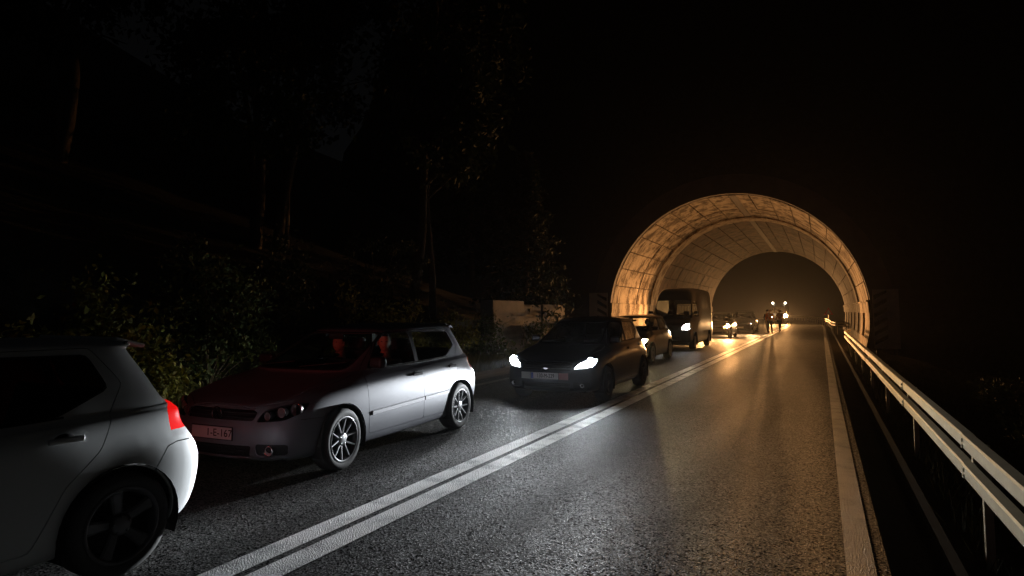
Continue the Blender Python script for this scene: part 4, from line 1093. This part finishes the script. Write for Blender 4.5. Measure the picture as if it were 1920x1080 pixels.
broad_tree(-17, 15.5, 14, [(0, 0, -.8, 13, .2), (.7, .4, .3, 12.5, .16), (1.3, -.2, 1.2, 12, .17), (-.6, .5, -1.6, 11.5, .14)],
    [((-.5, 0, 9), (4.2, 3.6, 4), 80, .8), ((.5, 0, 4.5), (3, 3, 1.6), 24, .2)], 'tall many-stemmed tree on the dark slope above the silver hatchback', M_leafd, 14000)
broad_tree(-13.2, 19.0, 12, [(0, 0, 1.2, 12.5, .2), (.5, .5, -.3, 11.5, .14)],
    [((1.5, -.5, 10.5), (3.2, 3, 3.4), 60, .6), ((2.3, -.8, 6.8), (1.5, 1.3, 1.8), 18, .4)], 'tree with drooping leafy branches left of the tunnel', M_leafd, 12000)
broad_tree(-22, 12, 12, [(0, 0, .5, 11, .2), (-.8, .3, -.8, 10.5, .16)], [((0, 0, 8), (4.5, 4, 4), 70, 1.0)], 'broad dark tree farthest left on the slope', M_leafd, 9000)
def conifer(x, y, h, label, n=9000):
    z = ground_z(x, y) - .1; t = thing('conifer_tree', label, 'tree', (x, y, z), 0, 'conifers beside the tunnel')
    MB().tube([(0, 0, 0), (.05, 0, h * .5), (0, .05, h)], [.17, .1, .02], 8).build('trunk', M_bark, t)
    P = []; br = MB()
    for k in range(90):
        f = (k / 90) ** .9; zz = h * (.12 + .86 * f); L_ = (1 - f) * h * .30 + .15; a = k * 2.4; L_ *= rnd.uniform(.75, 1.15)
        e = Vector((math.cos(a) * L_, math.sin(a) * L_, zz - L_ * .28)); p = Vector((0, 0, zz)); br.tube([p, e], [.025, .008], 4, False)
        q = np.linspace(.2, 1, 100)[:, None]; P.append(np.array(p)[None] * (1 - q) + np.array(e)[None] * q + rng.normal(size=(100, 3)) * np.array([.14, .14, .06]))
    br.build('branch', M_bark, t); tag(leaves('crown', np.concatenate(P), .10, M_needle, t, 2.6, .5), kind='stuff'); return t
conifer(-11.6, 25.5, 8.2, 'young conifer with layered boughs just left of the tunnel arch')
conifer(-15.5, 27.5, 9.0, 'dark conifer farther back on the slope left of the tunnel')

def grass(name, n, xr, yr_, h, label, m):
    x = rng.uniform(*xr, n); y = rng.uniform(*yr_, n); z = np.array([ground_z(a, b) for a, b in zip(x, y)])
    clump = np.sin(x * 5 + y * 3) * np.sin(y * 4 - x * 2); hh = h * rng.uniform(.3, 1.1, n) * (1 + .5 * clump); a = rng.uniform(0, 6.28, n); w = .008
    l = rng.normal(0, .4, (n, 2)) * hh[:, None]
    p0 = np.stack([x - np.cos(a) * w, y - np.sin(a) * w, z - .03], 1); p1 = np.stack([x + np.cos(a) * w, y + np.sin(a) * w, z - .03], 1)
    p2 = np.stack([x + l[:, 0], y + l[:, 1], z + hh], 1); V = np.stack([p0, p1, p2], 1).reshape(-1, 3)
    me = bpy.data.meshes.new(name); me.vertices.add(3 * n); me.vertices.foreach_set('co', V.astype(np.float32).ravel())
    me.loops.add(3 * n); me.loops.foreach_set('vertex_index', np.arange(3 * n, dtype=np.int32)); me.polygons.add(n)
    me.polygons.foreach_set('loop_start', np.arange(0, 3 * n, 3, dtype=np.int32)); me.polygons.foreach_set('loop_total', np.full(n, 3, dtype=np.int32))
    me.update(calc_edges=True); me.materials.append(m); o = link(bpy.data.objects.new(name, me)); tag(o, label, 'grass', kind='stuff')
grass('grass', 60000, (-10.4, -8.3), (0, 30), .30, 'dry roadside grass along the left verge', M_grass)
grass('grass', 30000, (.95, 4.5), (1, 33), .22, 'thin grass on the slope under the guard rail', M_leafd and leaf_mat('grass_dark', (.05, .055, .025)))

# ---------------------------------------------------------------- the queue of cars
M_whitebulb = mat('lit_white_bulb', (1, 1, 1), .3, emit=(.90, .96, 1.0), es=850)
M_yellowbulb = mat('lit_warm_bulb', (1, 1, 1), .3, emit=(1.0, .80, .42), es=400)
M_orangebulb = mat('lit_amber_bulb', (1, 1, 1), .3, emit=(1.0, .50, .14), es=900)
QG = 'cars queueing nose to tail towards the camera'
golf = dict(hatch, rooftrim=[(1.62, 1.13), (1.80, 1.27), (1.95, 1.345), (2.10, 1.39), (2.5, 1.397), (3.0, 1.395), (3.3, 1.387), (3.45, 1.37)], rim=M_alloy, wheel='multi', handle_mat=M_plastic, mirror_mat=M_plastic, belt_mat=M_chrome,
    lamps=[(.76, .69, .062, 0), (.655, .668, .050, 0), (.545, .635, .040, 0)], fog=(.63, .325, .045), slats=2, badge=(.648, .062, 'round'),
    plate=(.475, '1-E-167', .105, False, False), txt_sx=1.02, mould=(1.36, 3.12, .52, .56, [(1.36, 2.455), (2.48, 3.10)]), mould_mat=mat('satin_trim', (.62, .62, .65), .4, .2), spin=.2, steer=.04)
golf_o, golf_s = build_car('hatchback_car', 'silver five-door hatchback seen side-on with a driver at the wheel and its headlights off', (-5.37, 4.44, 0), R(2.2), M_silver, golf)
c1 = dict(hatch, rings=[r[:8] + (r[8] + (.02 if r[8] else 0), r[9] * (.66 if i < 9 else .8), r[10], r[11]) for i, r in enumerate(HATCH)], rim=mat('dull_alloy', (.10, .10, .105), .5, .6), wheel='five', tail_mat=M_redlit, tail=[(3.90, .80), (4.3, .80), (4.3, 1.01), (3.94, 1.03), (3.90, .97)],
    tail_band=[(3.7, .76), (4.3, .76), (4.3, .845), (3.7, .84)], third=(3.83, 1.452, mat('lit_high_brake', (.5, .01, .01), .3, emit=(1.0, .03, .02), es=4)), glass_rear=M_glassdark, track=.80, yR=3.56, door_r=[(2.465, .30), (3.05, .30), (3.22, .62), (3.42, .80), (3.52, 1.00), (3.62, 1.18), (3.45, 1.41), (2.465, 1.41)],
    lamps=[(.765, .695, .052, 0), (.66, .672, .046, 0)], fog=(.63, .325, .042))
c1_o, c1_s = build_car('hatchback_car', 'pale silver hatchback in the left foreground with a glowing red tail lamp', (-5.03, -.88, 0), R(-2.7), M_silver2, c1)
for s_ in (-1, 1):      # the red light the tail lamps throw on the car behind
    headlamp(c1_o, (s_ * .66, c1_s.rear_y(.66, .92) + .03, .92), 60, (1.0, .16, .13), 9, az=180, cutoff=(.1, .3), vfall=55.0, width=5.0, spill=.0, name='tail_beam', size=150, soft=.06)
for s_ in (-1, 1):      # burning brake bulbs inside the tail lamps
    for z in (.90, .95):
        y = c1_s.rear_y(.66, z) + .004; MB().lathe([(-.004, .001), (.006, .018), (-.006, .024)], (s_ * .66, y, z), 'y', 12).build('brake_bulb', M_redbulb, c1_o)

dk = scaled(hatch, 1.01, 1.035, 1.035, lens_mat=lit_lens('lit_cool_lens', (.9, .96, 1.0), 3.0), lamps=[(.75, .735, .085, 1), (.615, .69, .045, 1)], fog=(.66, .34, .035), slats=3, badge=(.625, .05, 'oval'), glass=M_glassdark,
    headlight=[(.50, .62), (.74, .64), (.83, .70), (.825, .80), (.70, .785), (.56, .70)],
    grille=[(-.46, .60), (.46, .60), (.47, .72), (.40, .75), (-.40, .75), (-.47, .72)], plate=(.50, '130-M-229', .02, True, True), txt_sx=.72,
    beam=dict(at=(.755, .735), energy=3400, color=(.90, .95, 1.0), mat=M_whitebulb, tilt=-.6, spill=.012, cutoff=(.0, .055), width=13.0, vfall=62.0, az=-3.0, hot=2.6), quality=1, wheel='steel', rim=mat('dark_rim', (.12, .12, .13), .4, .7))
dk_o, dk_s = build_car('hatchback_car', 'dark blue hatchback with both white headlights blazing, close to the double centre line', (-4.46, 10.62, 0), R(.5), M_dark, dk)
c4 = scaled(hatch, .99, 1.0, 1.03, quality=0, lens_mat=lit_lens('lit_warm_lens', (1.0, .85, .5), 2.5), lamps=[(.755, .735, .07, 1)], headlight=dk['headlight'], tail_mat=M_redlens,
    beam=dict(at=(.755, .72), energy=1500, color=(1.0, .80, .38), mat=M_yellowbulb, tilt=0, spill=.02, cutoff=(.0, .05), width=5.0, vfall=260.0), rim=M_alloy)
c4_o, c4_s = build_car('hatchback_car', 'black hatchback half hidden between the dark blue car and the van', (-5.67, 19.25, 0), 0, M_black, c4)
vn = dict(van, lens_mat=lit_lens('lit_van_lens', (1.0, .96, .88), 2.0), lamps=[(.77, .98, .12, 1)], badge=(.94, .07, 'round'),
    beam=dict(at=(.78, .99), energy=550, width=7.0, vfall=220.0, color=(1.0, .84, .55), mat=mat('lit_van_bulb', (1, 1, 1), .3, emit=(.95, .95, .9), es=160), tilt=-1.5, spill=.05))
vn_o, vn_s = build_car('panel_van', 'dark high-roof van with one headlight showing at the tunnel mouth', (-5.86, 27.2, 0), 0, M_van, vn)
c5 = scaled(hatch, 1.0, 1.0, 1.05, quality=0, lens_mat=lit_lens('lit_amber_lens', (1.0, .52, .14), 14.0), lamps=[(.745, .735, .115, 1)], headlight=dk['headlight'],
    beam=dict(at=(.755, .74), energy=3700, color=(1.0, .47, .16), mat=M_orangebulb, tilt=4, spill=.8, cutoff=(.02, .5), width=.3, vfall=4.0, size=176))
c5_o, _ = build_car('hatchback_car', 'car inside the tunnel behind the van with a glaring amber headlight', (-5.85, 40.3, 0), 0, M_grey, c5)
c6 = scaled(hatch, 1.03, 1.05, 1.12, quality=0, lamps=[(.755, .735, .035, 1)], headlight=dk['headlight'], plate=(.48, '', 0, False, False),
    beam=dict(at=(.755, .76), energy=1300, spill=.6, cutoff=(.02, .5), width=.3, vfall=5.0, color=(1.0, .55, .22), mat=mat('lit_dim_bulb', (1, 1, 1), .3, emit=(1, .85, .7), es=8), tilt=-2))
c6_o, _ = build_car('hatchback_car', 'dark car deeper in the tunnel with a dim pale headlight and pale number plate', (-5.30, 48.6, 0), 0, M_black, c6)
v2 = dict(van, lens_mat=lit_lens('lit_far_lens', (1.0, .48, .12), 40.0), lamps=[(.80, 1.0, .25, 1)],
    beam=dict(at=(.80, 1.0), fwd=.32, energy=11000, color=(1.0, .47, .16), mat=mat('lit_far_bulb', (1, 1, 1), .3, emit=(1.0, .50, .14), es=900), tilt=3, spill=.7, cutoff=(.02, .5), width=.4, vfall=40.0))
v2_o, _ = build_car('panel_van', 'far vehicle beyond the tunnel with blazing amber headlights and two roof lamps', (-4.9, 88, 0), 0, M_van, v2)
for s_ in (-1, 1):
    MB().lathe([(-.03, .001), (-.02, .12), (.03, .14)], (s_ * .74, 1.86, 2.66), 'y', 12).build('roof_lamp', mat('lit_roof_lamp', (1, 1, 1), .3, emit=(1.0, .85, .6), es=10), v2_o)

# ---------------------------------------------------------------- people
def skinned(name, joints, edges, m, parent, levels=1):
    """joints: {id: (xyz, radius)} - grown into one continuous surface"""
    ids = list(joints); me = bpy.data.meshes.new(name); me.from_pydata([joints[k][0] for k in ids], [(ids.index(a), ids.index(b)) for a, b in edges], [])
    o = link(bpy.data.objects.new(name, me), parent); md = o.modifiers.new('skin', 'SKIN'); md.use_smooth_shade = True
    for i, k in enumerate(ids):
        r = joints[k][1]; r = r if isinstance(r, tuple) else (r, r); me.skin_vertices[0].data[i].radius = r; me.skin_vertices[0].data[i].use_root = (i == 0)
    sb = o.modifiers.new('sub', 'SUBSURF'); sb.levels = levels; sb.render_levels = levels; me.materials.append(m); return o
def chain(*a): return [(a[i], a[i + 1]) for i in range(len(a) - 1)]
def head(parent, c, yaw=0.0, m_hair=M_hair, sc=1.0, skin=M_skin):
    """a shaped head facing -y: skull, jaw, nose, ears, eyes; c is its centre"""
    bm = bmesh.new(); bmesh.ops.create_uvsphere(bm, u_segments=20, v_segments=16, radius=1)
    for v in bm.verts:
        x, y, z = v.co; v.co.x = x * .076 * (1 - .22 * max(0, -z)); v.co.y = y * .098 * (1 - .1 * max(0, -z)) ; v.co.z = z * .118
        if z < -.2 and y < 0: v.co.y -= .012 * (-z)
        if abs(x) < .22 and y < -.8 and -.25 < z < .15: v.co.y -= .022 * (1 - abs(x) / .22)
        if .1 < abs(x) < .55 and y < -.6 and .05 < z < .3: v.co.y += .007
    me = bpy.data.meshes.new('head'); bm.to_mesh(me); bm.free(); me.polygons.foreach_set('use_smooth', [True] * len(me.polygons)); me.materials.append(skin)
    h = link(bpy.data.objects.new('head', me), parent); h.location = c; h.rotation_euler = (0, 0, yaw); h.scale = (sc,) * 3
    bm = bmesh.new(); bmesh.ops.create_uvsphere(bm, u_segments=20, v_segments=14, radius=1)
    for v in bm.verts: v.co = Vector((v.co.x * .084, v.co.y * .104 + .010, v.co.z * .118 + .010))
    bmesh.ops.delete(bm, geom=[v for v in bm.verts if v.co.z < -.03 or (v.co.y < -.045 and v.co.z < .075)], context='VERTS')
    me = bpy.data.meshes.new('hair'); bm.to_mesh(me); bm.free(); me.polygons.foreach_set('use_smooth', [True] * len(me.polygons)); me.materials.append(m_hair); link(bpy.data.objects.new('hair', me), h)
    for s_ in (-1, 1):
        MB().box((s_ * .078, .008, -.005), (.014, .034, .056), (0, 0, s_ * .3), b=.006).build('ear', skin, h)
        MB().box((s_ * .030, -.086, .018), (.026, .01, .010), b=.003).build('eye', M_ink, h)
    MB().box((0, -.094, -.052), (.045, .012, .010), b=.004).build('mouth', mat('lips', (.35, .13, .11), .5), h); return h
def seated(car, lx, ly, lz, label, shirt, wheel=True, yaw=0.0):
    loc = car.matrix_world.copy(); loc = Matrix.Translation(car.location) @ Euler(car.rotation_euler).to_matrix().to_4x4() @ Vector((lx, ly, lz))
    t = thing('person', label, 'person', tuple(loc), car.rotation_euler[2])
    J = {'pel': ((0, 0, .1), (.16, .13)), 'w': ((0, .04, .30), (.14, .11)), 'ch': ((0, .06, .48), (.17, .12)), 'nk': ((0, .05, .60), .065), 'nk2': ((0, .03, .68), .055), 'hd': ((0, .02, .74), .06),
         'sL': ((.18, .05, .53), .065), 'eL': ((.26, -.16, .34), .048), 'wL': ((.14, -.42, .40), .034), 'hL': ((.10, -.48, .43), .032),
         'sR': ((-.18, .05, .53), .065), 'eR': ((-.26, -.14, .32), .048), 'wR': ((-.12, -.40, .38), .034), 'hR': ((-.08, -.46, .41), .032),
         'kL': ((.14, -.45, .16), .08), 'kR': ((-.14, -.45, .16), .08), 'fL': ((.14, -.62, -.18), .05), 'fR': ((-.14, -.62, -.18), .05)}
    E_ = chain('pel', 'w', 'ch', 'nk', 'nk2', 'hd') + chain('ch', 'sL', 'eL', 'wL', 'hL') + chain('ch', 'sR', 'eR', 'wR', 'hR') + chain('pel', 'kL', 'fL') + chain('pel', 'kR', 'fR')
    skinned('body', J, E_, M_skin, t)
    K = {k: (v[0], (v[1][0] * 1.1, v[1][1] * 1.1) if isinstance(v[1], tuple) else v[1] * 1.22) for k, v in J.items()}
    keep = ['pel', 'w', 'ch', 'sL', 'eL', 'wL', 'sR', 'eR', 'wR']; skinned('shirt', {k: K[k] for k in keep}, chain('pel', 'w', 'ch') + chain('ch', 'sL', 'eL', 'wL') + chain('ch', 'sR', 'eR', 'wR'), shirt, t)
    keep = ['pel', 'kL', 'fL', 'kR', 'fR']; skinned('trousers', {k: (K[k][0], K[k][1]) for k in keep}, chain('pel', 'kL', 'fL') + chain('pel', 'kR', 'fR'), mat('dark_trousers', (.03, .03, .04), .9), t)
    head(t, (0, -.0, .80), yaw)
    return t
M_shirt = mat('grey_shirt', (.16, .14, .15), .9); M_shirt2 = mat('red_shirt', (.25, .05, .05), .9)
seated(golf_o, .36, 2.34, .44, 'driver in a dark shirt looking out of the side window of the silver hatchback', M_shirt, yaw=.55)
seated(golf_o, -.36, 2.34, .42, 'front passenger beside the driver of the silver hatchback', M_shirt2, yaw=-.1)
seated(c4_o, .36, 2.34, .46, 'driver of the black hatchback behind the dark blue car', M_shirt, yaw=.2)
def standing(x, y, yaw, label, jacket, trousers, stride=.12, sc=1.0):
    t = thing('person', label, 'person', (x, y, 0), yaw, 'people standing on the road in the tunnel'); t.scale = (sc,) * 3
    J = {'pel': ((0, 0, .95), (.15, .11)), 'w': ((0, 0, 1.12), (.13, .10)), 'ch': ((0, 0, 1.34), (.16, .11)), 'nk': ((0, 0, 1.48), .055), 'hd': ((0, 0, 1.56), .05),
         'hipL': ((.09, 0, .88), .085), 'kL': ((.10, -stride * .6, .50), .058), 'aL': ((.11, -stride, .09), .042), 'tL': ((.12, -stride - .16, .035), .035),
         'hipR': ((-.09, 0, .88), .085), 'kR': ((-.10, stride * .3, .50), .058), 'aR': ((-.11, stride, .09), .042), 'tR': ((-.12, stride - .16, .035), .035),
         'sL': ((.19, 0, 1.42), .058), 'eL': ((.27, .03, 1.14), .042), 'wL': ((.28, -.06, .90), .03), 'hL': ((.28, -.09, .80), .032),
         'sR': ((-.19, 0, 1.42), .058), 'eR': ((-.27, .03, 1.14), .042), 'wR': ((-.26, -.10, .92), .03), 'hR': ((-.25, -.14, .83), .032)}
    arms = chain('ch', 'sL', 'eL', 'wL', 'hL') + chain('ch', 'sR', 'eR', 'wR', 'hR'); legs = chain('pel', 'hipL', 'kL', 'aL', 'tL') + chain('pel', 'hipR', 'kR', 'aR', 'tR')
    skinned('body', J, chain('pel', 'w', 'ch', 'nk', 'hd') + arms + legs, M_skin, t)
    K = {k: (v[0], (v[1][0] * 1.12, v[1][1] * 1.12) if isinstance(v[1], tuple) else v[1] * 1.25) for k, v in J.items()}
    skinned('jacket', {k: K[k] for k in ('pel', 'w', 'ch', 'sL', 'eL', 'wL', 'sR', 'eR', 'wR')}, chain('pel', 'w', 'ch') + chain('ch', 'sL', 'eL', 'wL') + chain('ch', 'sR', 'eR', 'wR'), jacket, t)
    skinned('trousers', {k: K[k] for k in ('pel', 'hipL', 'kL', 'aL', 'hipR', 'kR', 'aR')}, chain('pel', 'hipL', 'kL', 'aL') + chain('pel', 'hipR', 'kR', 'aR'), trousers, t)
    head(t, (0, -.01, 1.64)); 
    for s_, a in ((1, 'hL'), (-1, 'hR')):
        c = Vector(J[a][0]); f = MB()
        for k in range(4): f.tube([c + Vector((0, -.03 + .02 * k, -.02)), c + Vector((s_ * -.008, -.03 + .02 * k, -.055)), c + Vector((s_ * -.02, -.03 + .02 * k, -.085))], [.010, .009, .006], 5)
        f.tube([c + Vector((0, -.035, .0)), c + Vector((0, -.06, -.03))], [.010, .007], 5); f.build('fingers', M_skin, t)
    return t
M_hiviz = mat('orange_jacket', (.75, .18, .03), .7); M_jeans = mat('dark_jeans', (.04, .045, .06), .9)
standing(-3.38, 50.0, .3, 'person in an orange jacket standing on the centre line beside the dim-lamped car', M_hiviz, M_jeans, sc=1.0)
standing(-2.95, 54.5, -.5, 'person in a reddish jacket walking on the open lane inside the tunnel', mat('rust_jacket', (.35, .09, .05), .8), M_jeans, .22)
standing(-3.75, 53.0, 2.6, 'person in pale trousers standing behind the orange-jacketed one', mat('dark_jacket', (.05, .05, .06), .8), mat('pale_trousers', (.5, .45, .38), .8))

# ---------------------------------------------------------------- thin haze added for a glow round the lamps
hz = bpy.data.materials.new('glow_haze'); hz.use_nodes = True; hn = hz.node_tree; hn.nodes.remove(hn.nodes['Principled BSDF'])
pv = hn.nodes.new('ShaderNodeVolumePrincipled'); pv.inputs['Color'].default_value = (.85, .87, .9, 1); pv.inputs['Density'].default_value = .0002; pv.inputs['Anisotropy'].default_value = .75
hn.links.new(pv.outputs[0], hn.nodes['Material Output'].inputs['Volume'])
hb_ = MB().box((-4, 60, 28), (260, 290, 66)).build('haze', hz); tag(hb_, kind='stuff')
